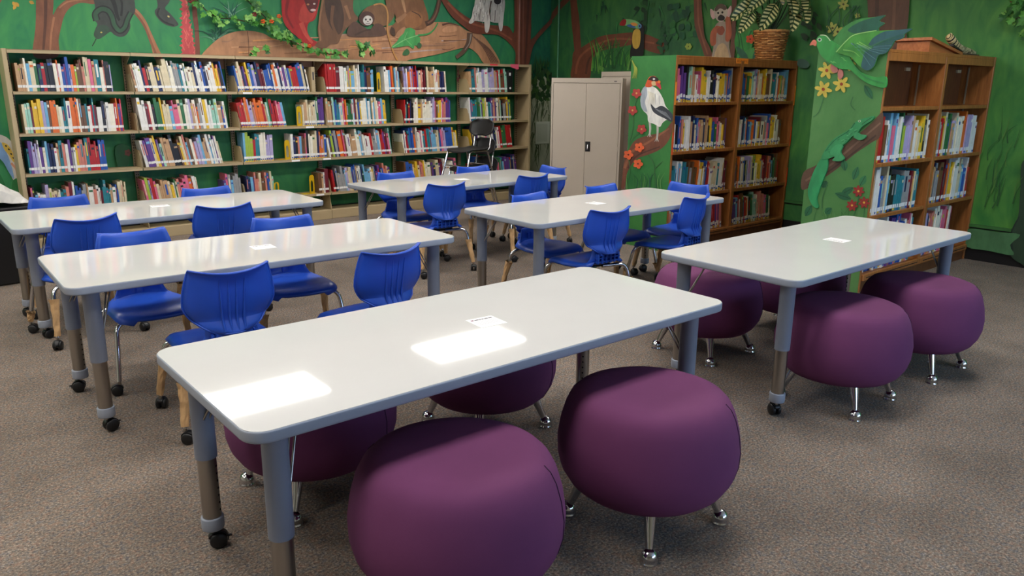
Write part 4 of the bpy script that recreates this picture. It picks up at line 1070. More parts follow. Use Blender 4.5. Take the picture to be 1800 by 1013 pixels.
Q.poly([(1092, 43), (1097, 35), (1108, 34), (1120, 37), (1128, 43), (1127, 50), (1118, 50), (1106, 46)], (120, 180, 116)); Q.poly([(1091, 44), (1095, 36), (1101, 34), (1103, 38), (1100, 45)], (150, 30, 30)); Q.poly([(1103, 45), (1110, 43), (1120, 48), (1112, 49)], (60, 100, 150)); Q.poly([(1110, 41), (1118, 40), (1123, 44), (1116, 46)], (206, 136, 64))
Q.dot(1126.5, 46, 3.2, 4, (92, 140, 190)); Q.dot(1126.5, 46, 1.3, 1.6, (20, 20, 20))
Q.done('painted_toucan')
Q.start()
Q.poly([(1222, -110), (1236, -110), (1235, 0), (1238, 40), (1241, 66), (1250, 84), (1255, 104), (1243, 104), (1235, 82), (1226, 56), (1222, 24)], (112, 66, 46)); Q.line([(1230, -20), (1230, 40), (1246, 96)], (140, 86, 60), 3)
Q.poly([(1290, -110), (1299, -110), (1296, 30), (1292, 108), (1284, 108), (1288, 40)], (104, 66, 50)); Q.done('painted_thin_trunks')
FU = (158, 142, 126)
Q.start()
Q.poly([(1255, 106), (1256, 84), (1258, 60), (1260, 44), (1272, 37), (1282, 44), (1285, 62), (1284, 84), (1285, 106)], FU); Q.poly([(1258, 106), (1262, 84), (1272, 76), (1280, 84), (1282, 106)], (190, 160, 122))
Q.poly([(1252, 80), (1250, 66), (1253, 54), (1261, 46), (1270, 48), (1274, 56), (1271, 62), (1263, 57), (1261, 66), (1260, 78)], (172, 92, 62)); Q.poly([(1277, 30), (1284, 29), (1287, 40), (1288, 62), (1283, 73), (1277, 70), (1278, 50)], (172, 92, 62)); Q.poly([(1264, 50), (1272, 46), (1276, 54), (1270, 62), (1263, 58)], (146, 76, 54))
Q.poly([(1251, 16), (1257, 20), (1260, 30), (1255, 34), (1251, 26)], (206, 170, 164)); Q.poly([(1287, 10), (1288, 20), (1284, 30), (1278, 26), (1281, 18)], (206, 170, 164))
Q.poly([(1258, 28), (1258, 16), (1266, 8), (1276, 9), (1281, 18), (1279, 30), (1272, 38), (1264, 37)], (190, 178, 160)); Q.poly([(1258, 18), (1263, 9), (1272, 7), (1280, 14), (1276, 18), (1268, 15), (1262, 20)], (96, 80, 66)); Q.dot(1264.5, 23, 1.8, 2, (26, 22, 22)); Q.dot(1272, 22, 1.8, 2, (26, 22, 22)); Q.poly([(1264, 31), (1269, 26), (1276, 30), (1274, 36), (1266, 36)], (40, 32, 32))
Q.done('painted_squirrel_monkey')
Q.start()
Q.leaf(1300, 106, 60, 12, radians(-66), (62, 150, 68), (36, 104, 48)); Q.leaf(1312, 108, 62, 13, radians(-100), (52, 140, 60), (34, 100, 46)); Q.leaf(1304, 104, 46, 10, radians(-25), (70, 146, 74)); Q.line([(1296, 100), (1302, 76), (1296, 48)], (30, 92, 44), 2)
Q.flower(1321, 69, 8, (216, 84, 36), (120, 40, 20)); Q.flower(1325, 33, 8, (216, 84, 36), (120, 40, 20)); Q.leaf(1318, 108, 34, 6, radians(-130), (44, 96, 72)); Q.leaf(1326, 108, 30, 6, radians(-60), (40, 92, 68))
Q.done('painted_orange_flower')
Q.start(); Q.poly([(1526, -150), (1606, -150), (1603, -60), (1600, 20), (1596, 60), (1594, 130), (1524, 130), (1526, 60), (1528, 20)], (98, 66, 48), 4); Q.line([(1545, -40), (1543, 40), (1540, 110)], (78, 52, 40), 8, 5); Q.line([(1575, -40), (1573, 40), (1566, 110)], (116, 80, 58), 6, 5); Q.done('painted_brown_trunk')
Q.start()
for (x, y, r_) in ((1485, 8, 10), (1466, 50, 11), (1475, 56, 11), (1510, 28, 5)): Q.flower(x, y, r_, (168, 172, 82), (70, 60, 30), 6, .3, .26)
for k in range(8): x = rr.uniform(1440, 1510); Q.line([(x, 60), (x + rr.uniform(-10, 14), 36), (x + rr.uniform(-20, 20), 10)], (34, 86, 50), 1.6)
for k in range(10): Q.leaf(rr.uniform(1400, 1440), rr.uniform(20, 60), 16, 4, radians(rr.uniform(20, 80)), rr.choice([(34, 56, 34), (44, 70, 40)]))
Q.dot(1414, 112, 12, 8, (58, 90, 76), .3)
Q.done('painted_yellow_flowers')
Q.start()
Q.poly([(1800, 284), (1830, 284), (1830, 470), (1796, 462), (1780, 450), (1776, 430), (1780, 405), (1792, 380), (1796, 330)], (44, 66, 44)); Q.line([(1782, 440), (1780, 410), (1794, 380)], (28, 46, 34), 4, 2)
for k in range(24): x = rr.uniform(1710, 1790); y = rr.uniform(240, 390); Q.line([(x, y), (x + rr.uniform(0, 10), y - 20), (x + rr.uniform(4, 24), y - rr.uniform(30, 60))], rr.choice([(52, 104, 44), (84, 130, 56), (44, 92, 42)]), 2.6, .5)
Q.poly([(1700, 402), (1760, 408), (1796, 412), (1778, 430), (1784, 448), (1740, 440), (1700, 432)], (78, 124, 78), 3)
Q.done('painted_low_leaves')

# ---- end panel of the bird bookcase
A_ = Paint(PA, panA)
A_.start()
A_.poly([(1094, 312), (1097, 286), (1106, 262), (1118, 246), (1140, 238), (1162, 233), (1172, 226), (1182, 214), (1180, 236), (1172, 252), (1160, 263), (1140, 272), (1122, 278), (1110, 290), (1102, 306), (1098, 330), (1092, 330)], (112, 66, 48)); A_.line([(1098, 296), (1110, 268), (1140, 250), (1176, 226)], (140, 88, 62), 5, 3); A_.line([(1104, 296), (1120, 274), (1160, 258)], (82, 48, 38), 4, 2)
A_.done('painted_branch')
A_.start()
A_.line([(1142, 214), (1143, 226), (1142, 236)], (184, 180, 172), 4, 3); A_.line([(1156, 219), (1156, 232), (1155, 244)], (184, 180, 172), 4, 3)
for (x, y) in ((1142, 236), (1155, 244)):
    for d in (-4, 0, 3): A_.line([(x, y - 2), (x + d, y + 5)], (190, 186, 178), 1.8, .6)
A_.poly([(1129, 158), (1136, 151), (1148, 152), (1158, 160), (1166, 174), (1170, 186), (1180, 200), (1181, 212), (1172, 211), (1165, 216), (1160, 223), (1150, 218), (1140, 214), (1138, 202), (1130, 193), (1126, 180), (1127, 166)], (222, 220, 214))
A_.poly([(1129, 158), (1136, 152), (1138, 166), (1134, 180), (1138, 196), (1130, 193), (1126, 180)], (160, 168, 178)); A_.poly([(1144, 182), (1152, 190), (1162, 186), (1171, 190), (1182, 201), (1181, 214), (1168, 208), (1154, 201), (1147, 194)], (54, 58, 66))
for k in range(7): A_.line([(1152 + k * 3, 191 + k), (1164 + k * 2.4, 200 + k * 1.4), (1174 + k * .8, 205 + k)], (120, 124, 130), 1.2, .5)
for k in range(9): A_.line([(1140 + k * 2.4, 160 + k), (1142 + k * 2.2, 172 + k), (1140 + k * 2.6, 184)], rr.choice([(190, 190, 188), (240, 238, 232), (212, 206, 186)]), 1.8, .5)
A_.poly([(1135, 152), (1138, 142), (1143, 135), (1152, 134), (1158, 141), (1162, 150), (1162, 157), (1156, 152), (1150, 149), (1144, 153)], (206, 84, 44)); A_.poly([(1140, 140), (1147, 134), (1156, 137), (1158, 142), (1150, 143), (1143, 141)], (46, 34, 34)); A_.poly([(1146, 144), (1152, 143), (1153, 150), (1147, 150)], (206, 178, 130)); A_.dot(1150, 139, 2, 1.6, (220, 220, 220)); A_.poly([(1156, 146), (1161, 148), (1163, 157), (1159, 154), (1155, 151)], (190, 56, 70)); A_.dot(1159, 144, 2.6, 2.4, (226, 120, 50))
A_.done('painted_vulture')
A_.start()
for pp in (((1120, 172), (1117, 184), (1116, 196)), ((1113, 200), (1114, 222), (1108, 246)), ((1128, 232), (1114, 242), (1106, 254)), ((1106, 280), (1108, 300), (1102, 330)), ((1140, 272), (1150, 290), (1152, 330)), ((1152, 296), (1160, 288), (1166, 284))): A_.start(); A_.line(list(pp), (60, 104, 60), 1.6, .8); A_.done('painted_stem')
A_.start()
for k in range(16): x = rr.uniform(1100, 1168); A_.line([(x, 336), (x + rr.uniform(-4, 6), 318), (x + rr.uniform(-8, 10), 304)], rr.choice([(38, 88, 62), (96, 146, 80), (60, 122, 62)]), 2, .4)
for k in range(6): A_.line([(1112 + k, 106 + k * 2), (1116 + k, 122), (1112 + k * 1.5, 138)], (150, 160, 64), 1.6, .4)
o = A_.done('painted_grass'); o['kind'] = 'stuff'
for (x, y) in ((1120, 164), (1113, 194), (1129, 227)): A_.start(); A_.flower(x, y, 8.5, (168, 58, 54), (206, 160, 90), 5, .3); A_.done('painted_red_flower')
for (x, y) in ((1125, 259), (1106, 272), (1123, 288)): A_.start(); A_.flower(x, y, 8.5, (222, 96, 52), (110, 40, 24), 5, .1); A_.done('painted_orange_flower')

# ---- end panel of the parrot bookcase
B_ = Paint(PB, panB)
B_.start()
B_.poly([(1412, 304), (1432, 292), (1456, 279), (1497, 246), (1530, 218), (1552, 198), (1548, 238), (1530, 252), (1501, 272), (1470, 298), (1440, 318), (1410, 334)], (92, 66, 50)); B_.line([(1416, 318), (1460, 290), (1510, 248), (1548, 216)], (116, 88, 70), 4, 3); B_.line([(1420, 326), (1470, 292), (1540, 238)], (70, 50, 40), 3)
B_.done('painted_branch')
B_.start()
for (x, y, l, a) in ((1500, 330, 26, 150), (1500, 316, 24, -70), (1496, 350, 30, 200), (1512, 326, 20, -60), (1416, 380, 22, -60), (1450, 376, 16, -40), (1446, 330, 14, -60), (1486, 300, 20, -100), (1520, 150, 28, 60)): B_.leaf(x, y, l, 6, radians(a), rr.choice([(36, 98, 62), (46, 112, 70), (30, 84, 54)]), (26, 70, 46))
for pp in (((1448, 172), (1440, 196), (1430, 206)), ((1500, 170), (1496, 184), (1504, 194)), ((1446, 380), (1446, 350), (1456, 320)), ((1510, 346), (1506, 366), (1500, 384)), ((1520, 366), (1518, 390), (1514, 400))): B_.line(list(pp), (58, 110, 64), 1.6)
for k in range(12): x = rr.uniform(1420, 1520); B_.line([(x, 400), (x + rr.uniform(-5, 5), 384), (x + rr.uniform(-10, 10), 366)], rr.choice([(52, 112, 60), (90, 146, 84)]), 2, .4)
B_.done('painted_leaves')
for (x, y) in ((1454, 124), (1448, 157), (1480, 148), (1490, 110)): B_.start(); B_.flower(x, y, 15, (196, 176, 70), (150, 60, 30), 6, .2, .24); B_.done('painted_yellow_flower')
for (x, y) in ((1510, 336), (1520, 356), (1499, 361)): B_.start(); B_.flower(x, y, 10, (146, 44, 38), (206, 160, 60), 7, .2, .26); B_.done('painted_red_flower')

# cut-out parrot and lizard fixed to that panel: thick painted boards
def cutout(name, base, layers, thick, label, cat, extra=()):
    X = WX0 - .004 - thick
    t = empty(name, onX(*base[0], X)); tag(t, label, cat)
    inv = Matrix.Translation(t.location).inverted()
    def part(nm, pts, rgb, x0, x1, lab=None):
        q = smooth(pts, True, 4); b = MB()
        pl = [onX(px, py, WX0 - .004) for px, py in q]
        b.prism([Vector((x0, p.y, p.z)) for p in pl], Vector((x1 - x0, 0, 0)), paint_mat(rgb)); o = b.build(nm, t); o.matrix_parent_inverse = inv
        if lab: o['label'] = lab
        return o
    for (nm, pts, rgb, d0, d1, lab) in layers: part(nm, pts, rgb, WX0 - .004 - d0, WX0 - .004 - d1, lab)
    return t, inv
X0 = WX0 - .004
par, pinv = cutout('parrot_cutout', [(1480, 100)], [
    ('far_wing', [(1466, 76), (1472, 62), (1482, 50), (1500, 38), (1520, 32), (1540, 30), (1557, 27), (1547, 37), (1556, 41), (1546, 49), (1543, 56), (1520, 60), (1506, 62), (1482, 84)], (58, 128, 62), .0, .010, None),
    ('far_feathers', [(1492, 52), (1510, 40), (1530, 33), (1557, 27), (1547, 37), (1556, 41), (1546, 49), (1542, 56), (1520, 59), (1500, 58)], (34, 88, 70), .010, .012, 'dark green flight feathers'),
    ('body', [(1437, 75), (1438, 68), (1444, 62), (1453, 62), (1462, 70), (1474, 78), (1490, 90), (1500, 108), (1510, 122), (1520, 129), (1540, 136), (1559, 135), (1559, 153), (1546, 153), (1524, 145), (1506, 131), (1496, 123), (1478, 121), (1460, 110), (1446, 98), (1440, 86)], (52, 142, 66), .004, .018, None),
    ('near_wing', [(1474, 92), (1484, 80), (1492, 72), (1506, 62), (1540, 55), (1584, 53), (1607, 51), (1594, 60), (1591, 67), (1576, 73), (1570, 83), (1560, 94), (1547, 98), (1540, 116), (1529, 124), (1516, 118), (1506, 108), (1496, 99)], (70, 146, 60), .018, .028, None),
    ('flight_feathers', [(1540, 66), (1558, 56), (1584, 53), (1607, 51), (1594, 60), (1591, 67), (1576, 73), (1570, 83), (1560, 94), (1547, 98), (1540, 116), (1529, 124), (1518, 118), (1520, 104), (1524, 90), (1532, 76)], (44, 88, 92), .028, .030, 'blue green flight feathers'),
    ('beak', [(1426, 80), (1428, 75), (1433, 70), (1438, 74), (1436, 81), (1431, 79)], (206, 116, 92), .006, .020, 'pink beak'),
    ('foot', [(1464, 112), (1472, 116), (1474, 126), (1466, 128), (1461, 120)], (176, 110, 100), .002, .012, 'pink foot'),
    ('foot', [(1476, 122), (1482, 124), (1483, 134), (1477, 140), (1474, 132)], (176, 110, 100), .002, .012, 'pink foot')], .03,
    'green parrot cut-out with spread wings on the wooden bookcase end', 'parrot cutout')
def on_cut(t, inv, d, fn, nm):
    W = Paint((lambda x, y: onX(x, y, X0) + Vector((-d, 0, 0)), Vector((-1, 0, 0))), None); W.start(); fn(W)
    o = put(nm, W.b.mesh(nm), t); o.matrix_parent_inverse = inv; o['kind'] = 'stuff'
def par_detail(W):
    W.dot(1443, 70, 4, 3.4, (170, 196, 170)); W.dot(1443, 70, 2, 2, (30, 34, 30)); W.line([(1444, 62), (1454, 63), (1462, 72)], (206, 222, 180), 1.4)
    for k in range(12): x = rr.uniform(1445, 1492); y = rr.uniform(84, 116); W.line([(x, y), (x + 6, y + 3)], rr.choice([(54, 132, 66), (104, 182, 96)]), 1.6, .5)
    W.line([(1504, 116), (1524, 136), (1556, 146)], (48, 124, 70), 2, 1.4)
on_cut(par, pinv, .018, par_detail, 'face_markings')
def wing_detail(W):
    for k in range(12): a = k / 11; W.line([(1500 + 36 * a, 76 + 8 * a), (1520 + 40 * a - 10 * a, 96 - 22 * a), (1534 + 60 * a, 116 - 56 * a)], rr.choice([(24, 56, 62), (84, 130, 134), (50, 104, 80)]), 1.8, .6)
    for k in range(10): W.line([(1482 + k * 4, 90 - k * 2), (1500 + k * 4, 92 - k * 1), (1512 + k * 3, 102 - k * 2)], rr.choice([(120, 186, 92), (62, 140, 64)]), 2, .5)
    W.line([(1474, 92), (1492, 72), (1508, 61), (1545, 54)], (140, 196, 112), 1.6)
on_cut(par, pinv, .0302, wing_detail, 'feather_lines')
GL = (52, 140, 84)
liz, linv = cutout('lizard_cutout', [(1480, 260)], [
    ('tail', [(1446, 278), (1456, 277), (1456, 296), (1450, 312), (1443, 330), (1437, 350), (1440, 364), (1433, 364), (1424, 350), (1422, 332), (1430, 306), (1438, 290)], (46, 146, 88), .0, .014, None),
    ('body', [(1537, 204), (1536, 210), (1526, 217), (1516, 224), (1509, 234), (1500, 240), (1490, 250), (1481, 258), (1478, 272), (1466, 276), (1456, 279), (1446, 279), (1452, 264), (1467, 245), (1494, 228), (1503, 217), (1514, 210), (1526, 207)], GL, .002, .018, None),
    ('front_leg', [(1508, 232), (1514, 236), (1524, 238), (1521, 244), (1512, 246), (1503, 240)], (58, 148, 92), .004, .022, None),
    ('hind_leg', [(1464, 262), (1474, 254), (1484, 256), (1480, 268), (1486, 278), (1480, 283), (1466, 282), (1470, 275), (1462, 272)], (58, 148, 92), .004, .022, None)], .018,
    'green lizard cut-out with long tail on the wooden bookcase end', 'lizard cutout')
def liz_detail(W):
    W.dot(1513, 213, 2.6, 2, (170, 200, 160)); W.dot(1513, 213, 1.2, 1.2, (20, 30, 20)); W.line([(1536, 206), (1526, 212), (1517, 219)], (24, 92, 54), 1.2); W.line([(1505, 216), (1494, 230), (1470, 246), (1453, 266)], (24, 96, 58), 2, 1)
    for k in range(26): t = rr.random(); x = 1455 + 50 * t; y = 268 - 42 * t + rr.uniform(-6, 8); W.line([(x, y), (x + 5, y - 2)], rr.choice([(84, 172, 112), (36, 116, 70)]), 1.4, .5)
on_cut(liz, linv, .018, liz_detail, 'scale_markings')

# ------------------------------------------------------------------ wall box between bookcase and cabinet
_a, _b = onY(938, 214, YB), onY(962, 252, YB)
tag(MB().bbox(_a.x, _b.x, YB - .05, YB - .001, _b.z, _a.z, mat('wall_box_grey', (206, 208, 196), .6), .004).box(_a.x + .02, _b.x - .05, YB - .052, YB - .05, _b.z + .03, _a.z - .03, mat('wall_box_lid', (192, 194, 182), .6)).build('wall_box'), 'small grey utility box on the wall left of the cabinet', 'utility box')

# ------------------------------------------------------------------ ivy garlands
IV = [mat('ivy_%d' % i, c, .5, var=.2, vscale=30) for i, c in enumerate([(62, 128, 44), (92, 158, 62), (42, 96, 38), (122, 176, 84)])]
M_stem = mat('ivy_stem', (64, 54, 34), .7)
M_or = mat('flower_orange', (228, 96, 34), .5); M_berry = mat('berry_red', (120, 28, 40), .5)
def ivy_leaf(M, s):
    out = [(0, 0), (.28, -.1), (.5, .12), (.36, .32), (.46, .56), (.2, .56), (0, 1), (-.2, .56), (-.46, .56), (-.36, .32), (-.5, .12), (-.28, -.1)]
    b = MB(); vs = [(x * s, y * s, .10 * s * abs(x) * 2 - .12 * s * y * y) for x, y in out] + [(0, .35 * s, .05 * s)]
    n = len(out); b.add(vs, [(i, (i + 1) % n, n) for i in range(n)], M)
    return b.mesh('leaf')
LM = [ivy_leaf(M, s) for M in IV for s in (.050, .064, .078)]
def garland(name, strands, blobs, label, seed, out=Vector((0, -1, 0)), flowers=()):
    r = random.Random(seed)
    t = empty(name, strands[0][0]); tag(t, label, 'garland'); base = t.location.copy()
    b = MB()
    for st in strands: b.tube([Vector(p) - base for p in st], .006, M_stem, 6)
    b.build('stem', t)
    def leaf(p):
        o = put('leaf', r.choice(LM), t); o.location = p - base
        d = (out + Vector((r.uniform(-.7, .7), r.uniform(-.5, .5), r.uniform(-.2, .9)))).normalized()
        o.rotation_mode = 'QUATERNION'; o.rotation_quaternion = d.to_track_quat('Z', 'Y') @ Matrix.Rotation(r.uniform(0, 6.28), 3, 'Z').to_quaternion()
    for st in strands:
        st = [Vector(p) for p in st]
        for a, c in zip(st, st[1:]):
            n = max(1, int((c - a).length / .019))
            for k in range(n): leaf(a.lerp(c, (k + r.random()) / n) + out * r.uniform(.0, .05) + Vector((r.uniform(-.03, .03), r.uniform(-.01, .01), r.uniform(-.05, .035))))
    for (p, rad, n) in blobs:
        for k in range(n): leaf(Vector(p) + Vector((r.uniform(-rad, rad), r.uniform(-.06, .0) if abs(out.y) > .5 else r.uniform(-rad, rad), r.uniform(-rad * .2, rad))))
    for (p, M) in flowers:
        fb = MB()
        for k in range(5):
            a = 2 * pi * k / 5; q = Vector(p) - base + out * .05
            fb.lathe([(0, -.008), (.013, -.004), (.014, .003), (0, .007)], M, 8, q + Vector((.014 * cos(a), 0, .014 * sin(a))) if abs(out.y) > .5 else q + Vector((0, .014 * cos(a), .014 * sin(a))))
        fb.build('flower', t)
    return t
def G(px, py, d=.085): return onY(px, py, YB - d)
garland('ivy_garland', [[G(338, -14), G(352, 8), G(366, 22), G(386, 32), G(412, 33), G(440, 40), G(462, 42), G(480, 52), G(492, 60), G(508, 70), G(530, 82), G(552, 90, .09)],
                        [G(424, -16), G(438, 4), G(452, 16), G(464, 28), G(474, 40), G(482, 52)], [G(552, 90, .09), G(580, 95, .13), G(606, 97, .15)]],
        [((G(640, 94, .16)), .085, 16), (G(500, 72, .08), .07, 12), (G(478, 46, .07), .06, 8), (G(446, 98, .14), .05, 4), (G(470, 92, .12), .05, 4)],
        'green ivy garland with orange flowers draped above the metal bookcase', 11, Vector((0, -1, 0)),
        [(G(474, 38), M_or), (G(487, 29), M_or), (G(540, 81), M_or), (G(444, 26), M_berry), (G(331, 2), M_berry), (G(459, 38), M_or)])
def H(px, py, d=.09): return onX(px, py, XR - d)
garland('ivy_garland', [[H(1830, -30), H(1806, 0), H(1790, 6), H(1772, 14), H(1766, 34)], [H(1840, 20), H(1812, 26), H(1794, 28), H(1776, 40)], [H(1840, 30), H(1815, 56), H(1798, 62)]],
        [(H(1800, 10), .07, 8), (H(1800, 62), .05, 3)], 'trailing ivy sprays hanging at the top right of the right wall', 5, Vector((-1, 0, 0)), [(H(1784, 0), M_berry)])

# ------------------------------------------------------------------ potted plant in a wicker basket
pl = empty('potted_plant', (6.985, 4.47, 1.686)); tag(pl, 'leafy variegated plant in a wicker basket on the bird bookcase', 'plant')
M_wick = mat('wicker', (158, 104, 50), .55, var=.3, vscale=40); M_wick_l = mat('wicker_light', (196, 144, 82), .5, var=.2, vscale=40); M_wick_d = mat('wicker_dark', (84, 50, 24), .7)
bk = MB().lathe([(.118, 0), (.16, .27), (.150, .27), (.11, .01)], M_wick_d, 32); ba = bk.build('basket', pl)
wv = MB(); rr2 = random.Random(2)
for i in range(17):
    z = .008 + i * .0158; r0 = .120 + .042 * z / .27
    for k in range(16):
        if (k + i) % 2 == 0:
            a0 = 2 * pi * k / 16
            wv.tube([((r0 + .006 * sin(pi * q / 4)) * cos(a0 + q * .098), (r0 + .006 * sin(pi * q / 4)) * sin(a0 + q * .098), z + rr2.uniform(-.001, .001)) for q in range(5)], .0074, M_wick if rr2.random() < .6 else M_wick_l, 5)
        else:
            a0 = 2 * pi * k / 16
            wv.tube([((r0 - .001) * cos(a0 + q * .098), (r0 - .001) * sin(a0 + q * .098), z) for q in range(5)], .0066, M_wick, 5)
wo = wv.build('weave', ba, fix=False); wo['kind'] = 'stuff'
n = 40; MB().tube([(.162 * cos(2 * pi * k / n), .162 * sin(2 * pi * k / n), .272 + .003 * (k % 2)) for k in range(n + 1)], .010, M_wick_l, 8, False).build('rim', ba)
MB().lathe([(0, .24), (.15, .24)], mat('moss', (40, 38, 22), .9), 24).build('soil', pl)
M_lfd = mat('leaf_dark', (38, 66, 32), .4, var=.2, vscale=20); M_lfc = mat('leaf_cream', (204, 196, 136), .4, var=.1, vscale=20); M_lfg = mat('leaf_green', (70, 100, 48), .45, var=.2, vscale=20)
def big_leaf(L, W):
    b = MB(); N = 18
    def wd(t): return W * (sin(pi * min(1, t) ** .8) ** .75) * (1 - .25 * t) if 0 < t < 1 else 0
    def pt(t, u):  # u -1..1; side points slide towards the tip
        w_ = wd(t); tt = min(1, t + .16 * abs(u))
        return Vector((u * wd(min(.999, t + .02 * abs(u))), tt * L, .03 * abs(u) * w_ / W * .6 - .32 * L * t * t))
    for i in range(N):
        t0, t1 = i / N, (i + 1) / N
        for s in (-1, 1):
            cols = [M_lfd if i % 3 == 0 else (M_lfc if i % 3 == 1 else M_lfc), M_lfd]
            for (u0, u1, M) in ((.0, .07, M_lfd), (.07, .84, M_lfd if i % 2 else M_lfc), (.82, 1, M_lfg)):
                b.add([pt(t0, s * u0), pt(t0, s * u1), pt(t1, s * u1), pt(t1, s * u0)], [(0, 1, 2, 3)], M, True)
    return b.mesh('leaf')
BL = [big_leaf(.27, .072), big_leaf(.23, .062), big_leaf(.30, .078)]
PD = (pl.location - CAM).dot(CF)
def onD(px, py, d): return CAM + ray(px, py) * d
def place_leaf(px, py, qx, qy, Yb, me, dip=.0):
    # leaf base at pixel p, tip at pixel q, both on planes near the pot
    k = Yb - 4.50 - (.10 if qx > 1372 else 0); p = onD(px, py, PD + k - max(0, (px - 1380) * .004)); q = onD(qx, qy, PD + k - .12 - max(0, (qx - 1380) * .006))
    o = put('leaf', me, pl); d = (q - p).normalized(); nrm = (Vector((-.45, -.75, .55))); x = d.cross(nrm).normalized(); z = x.cross(d)
    o.matrix_local = Matrix.Translation(p - pl.location) @ Matrix((x, d, z)).transposed().to_4x4() @ Matrix.Scale((q - p).length / (.27 if me is BL[0] else .23 if me is BL[1] else .30), 4)
    MB().tube([(0, 0, .24), ((p - pl.location) * .5 + Vector((0, 0, .10))), p - pl.location], .006, M_lfd, 6).build('stalk', pl)
for (a, b_, c, d, y, k) in ((1336, -2, 1294, 24, 4.42, 0), (1352, -16, 1324, 8, 4.40, 1), (1366, 2, 1344, 42, 4.36, 2), (1326, 16, 1306, 48, 4.40, 1), (1384, -14, 1402, 12, 4.40, 0), (1398, 2, 1400, 42, 4.42, 1), (1350, -30, 1380, -2, 4.46, 2), (1330, 20, 1342, 46, 4.55, 1), (1396, 2, 1424, 20, 4.52, 0), (1392, -10, 1420, 2, 4.5, 1), (1382, -22, 1412, -22, 4.46, 2), (1330, -30, 1290, -24, 4.46, 2), (1364, -40, 1356, -80, 4.5, 2), (1380, -44, 1400, -84, 4.46, 0), (1344, -44, 1316, -70, 4.5, 0)):
    place_leaf(a, b_, c, d, y, BL[k])

# ------------------------------------------------------------------ slanted stand and patterned snake on the parrot bookcase
st = empty('slanted_stand', (6.45, 2.72, 1.686)); tag(st, 'slanted wooden book stand on top of the parrot bookcase', 'stand')
x0, x1 = 6.154 - 6.45, 6.735 - 6.45
wedge = MB().prism([Vector((x0 + .02, -.10, 0)), Vector((x1 - .02, -.10, 0)), Vector((x0 + .02, -.10, .085))], Vector((0, .24, 0)), M_wood_l).build('wedge_base', st)
MB().prism([Vector((x0, -.12, .092)), Vector((x1, -.12, .002)), Vector((x1 + .003, -.12, .022)), Vector((x0 + .003, -.12, .112))], Vector((0, .28, 0)), M_wood_l).build('sloped_board', st)
MB().bbox(x1 + .004, .70, -.09, .14, 0, .02, mat('dark_board', (78, 60, 40), .6), .003).build('flat_board', st)
M_crm = mat('snake_cream', (214, 190, 134), .5); M_blk = mat('snake_black', (26, 22, 20), .5); M_mot = ramp_mat('snake_mottle', [(0.40, (84, 74, 48)), (0.48, (176, 158, 112)), (0.6, (220, 204, 156))], 40, .5)
sn = empty('toy_snake', (6.45, 2.72, 1.686)); tag(sn, 'cream and black patterned snake figure lying down the slanted stand', 'figurine')
path = [(.082, -.075, .138), (.092, -.08, .134), (.125, -.085, .112), (.165, -.088, .094), (.20, -.088, .080), (.24, -.088, .066), (.285, -.088, .055), (.34, -.08, .050), (.40, -.07, .046), (.48, -.065, .042), (.57, -.06, .036), (.68, -.055, .030), (.70, -.055, .028)]
rad = [.012, .028, .032, .031, .030, .030, .030, .030, .029, .028, .026, .018, .008]
path = [Vector(p) for p in path]
sb = MB()
for i in range(len(path) - 1):
    for k in range(3):
        t0, t1 = k / 3, (k + 1) / 3
        Mx = (M_blk if (i * 3 + k) % 3 == 1 else M_crm) if i < 5 else M_mot
        sb.tube([path[i].lerp(path[i + 1], t0), path[i].lerp(path[i + 1], t1)], [rad[i] * (1 - t0) + rad[i + 1] * t0, rad[i] * (1 - t1) + rad[i + 1] * t1], Mx, 12, i in (0, len(path) - 2))
sb.build('body', sn, fix=False)
MB().prism([Vector((.10, -.118, .062)), Vector((.285, -.118, .026)), Vector((.285, -.118, .034)), Vector((.10, -.118, .076))], Vector((0, .03, 0)), M_blk).build('belly_stripe', sn)

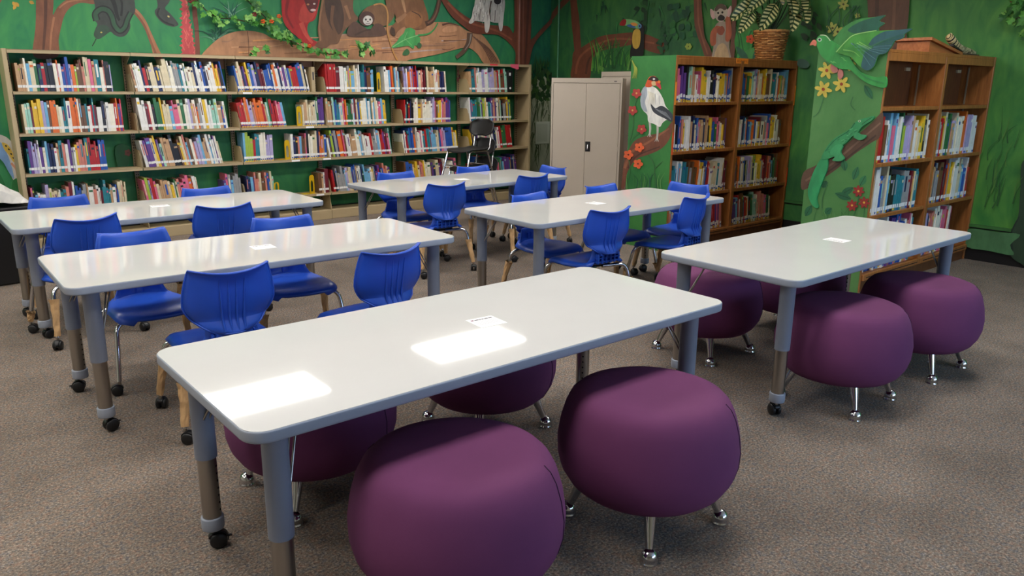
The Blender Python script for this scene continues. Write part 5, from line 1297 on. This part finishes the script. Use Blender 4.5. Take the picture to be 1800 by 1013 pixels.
# ------------------------------------------------------------------ stack of black student chairs
def stack_chair(o, a, z, label):
    t = empty('stacking_chair', (o[0], o[1], z), a); tag(t, label, 'chair', 'stacked black chairs'); t.scale = (.88, .92, .90)
    g = []
    for i in range(9):
        v = -1 + 2 * i / 8; hz = .095 * v; row = []
        for j in range(13):
            u = -1 + 2 * j / 12; k = max(0, 1 - abs(v) ** 4) ** .5; row.append(Vector((u * .20 * max(k, .45), -.235 - .03 * v + .035 * u * u, .665 + hz)))
        g.append(row)
    MB().shell(g, .010, M_black).build('backrest', t)
    g = []
    for i in range(13):
        v = i / 12; row = []
        for j in range(13):
            u = -1 + 2 * j / 12; w_ = .175 + .025 * v - .07 * max(0, (v - .85) / .15) ** 2 - .05 * max(0, (.12 - v) / .12)
            row.append(Vector((u * w_, -.185 + .40 * v, .425 - .012 * (1 - u * u) - .02 * max(0, (v - .75) / .25) ** 2 + .02 * max(0, (.2 - v) / .2))))
        g.append(row)
    MB().shell(g, .012, M_black).build('seat', t)
    for sx in (-1, 1):
        MB().tube([(sx * .225, .265, 0), (sx * .185, .170, .385), (sx * .175, .135, .408), (sx * .165, -.09, .408), (sx * .172, -.13, .395), (sx * .215, -.225, 0)], .0115, M_chrome, 10).build('leg', t)
        MB().tube([(sx * .15, .02, .408), (sx * .14, -.17, .405), (sx * .135, -.205, .44), (sx * .13, -.252, .72)], .0105, M_chrome, 10).build('back_post', t)
        MB().lathe([(.014, 0), (.014, .02)], M_black, 10, (sx * .225, .265, -.002)).lathe([(.014, 0), (.014, .02)], M_black, 10, (sx * .215, -.225, -.002)).build('glide', t)
    for y_ in (.20, -.17): MB().tube([(-.193, y_, .24), (.193, y_, .24)], .008, M_chrome, 8).build('stretcher', t)
sa = radians(98)
_f2 = Vector((-sin(sa), cos(sa), 0))
so = onY(850, 218, 6.62) ; so = Vector((so.x, so.y, 0)) + _f2 * .235 * .92
for k, nm in enumerate(('lowest', 'middle', 'topmost')): stack_chair(so + _f2 * .03 * (k - 2), sa, .002 + k * .198, '%s of the three stacked black chairs with chrome legs' % nm)

# ------------------------------------------------------------------ dark box with a white plastic bag (far left)
bx = empty('black_crate', (.46, 6.75, 0), radians(4)); tag(bx, 'low black box at the far left behind the table', 'box')
MB().bbox(-.52, .40, -.30, .30, 0, .53, M_black, .012).build('body', bx); MB().bbox(-.53, .41, -.31, .31, .53, .555, M_black, .006).build('lid', bx)
rb = random.Random(8); g = []
for i in range(13):
    row = []
    for j in range(15):
        u, v = -1 + 2 * j / 14, -1 + 2 * i / 12
        e = max(0, 1 - u * u * .95) * max(0, 1 - v * v * .95)
        row.append(Vector((u * .34 + rb.uniform(-.012, .012), v * .20 + rb.uniform(-.012, .012), .006 + .19 * e ** .7 * (0.72 + .38 * sin(3 * u + 1)) + rb.uniform(0, .034) * (1 if e > .05 else .2))))
    g.append(row)
bag = MB().shell(g, .002, mat('white_plastic', (204, 201, 195), .35, var=.04, vscale=14), False).build('plastic_bag', None, (.52, 6.66, .558), radians(12))
tag(bag, 'crumpled white plastic bag lying on the black box', 'plastic bag')
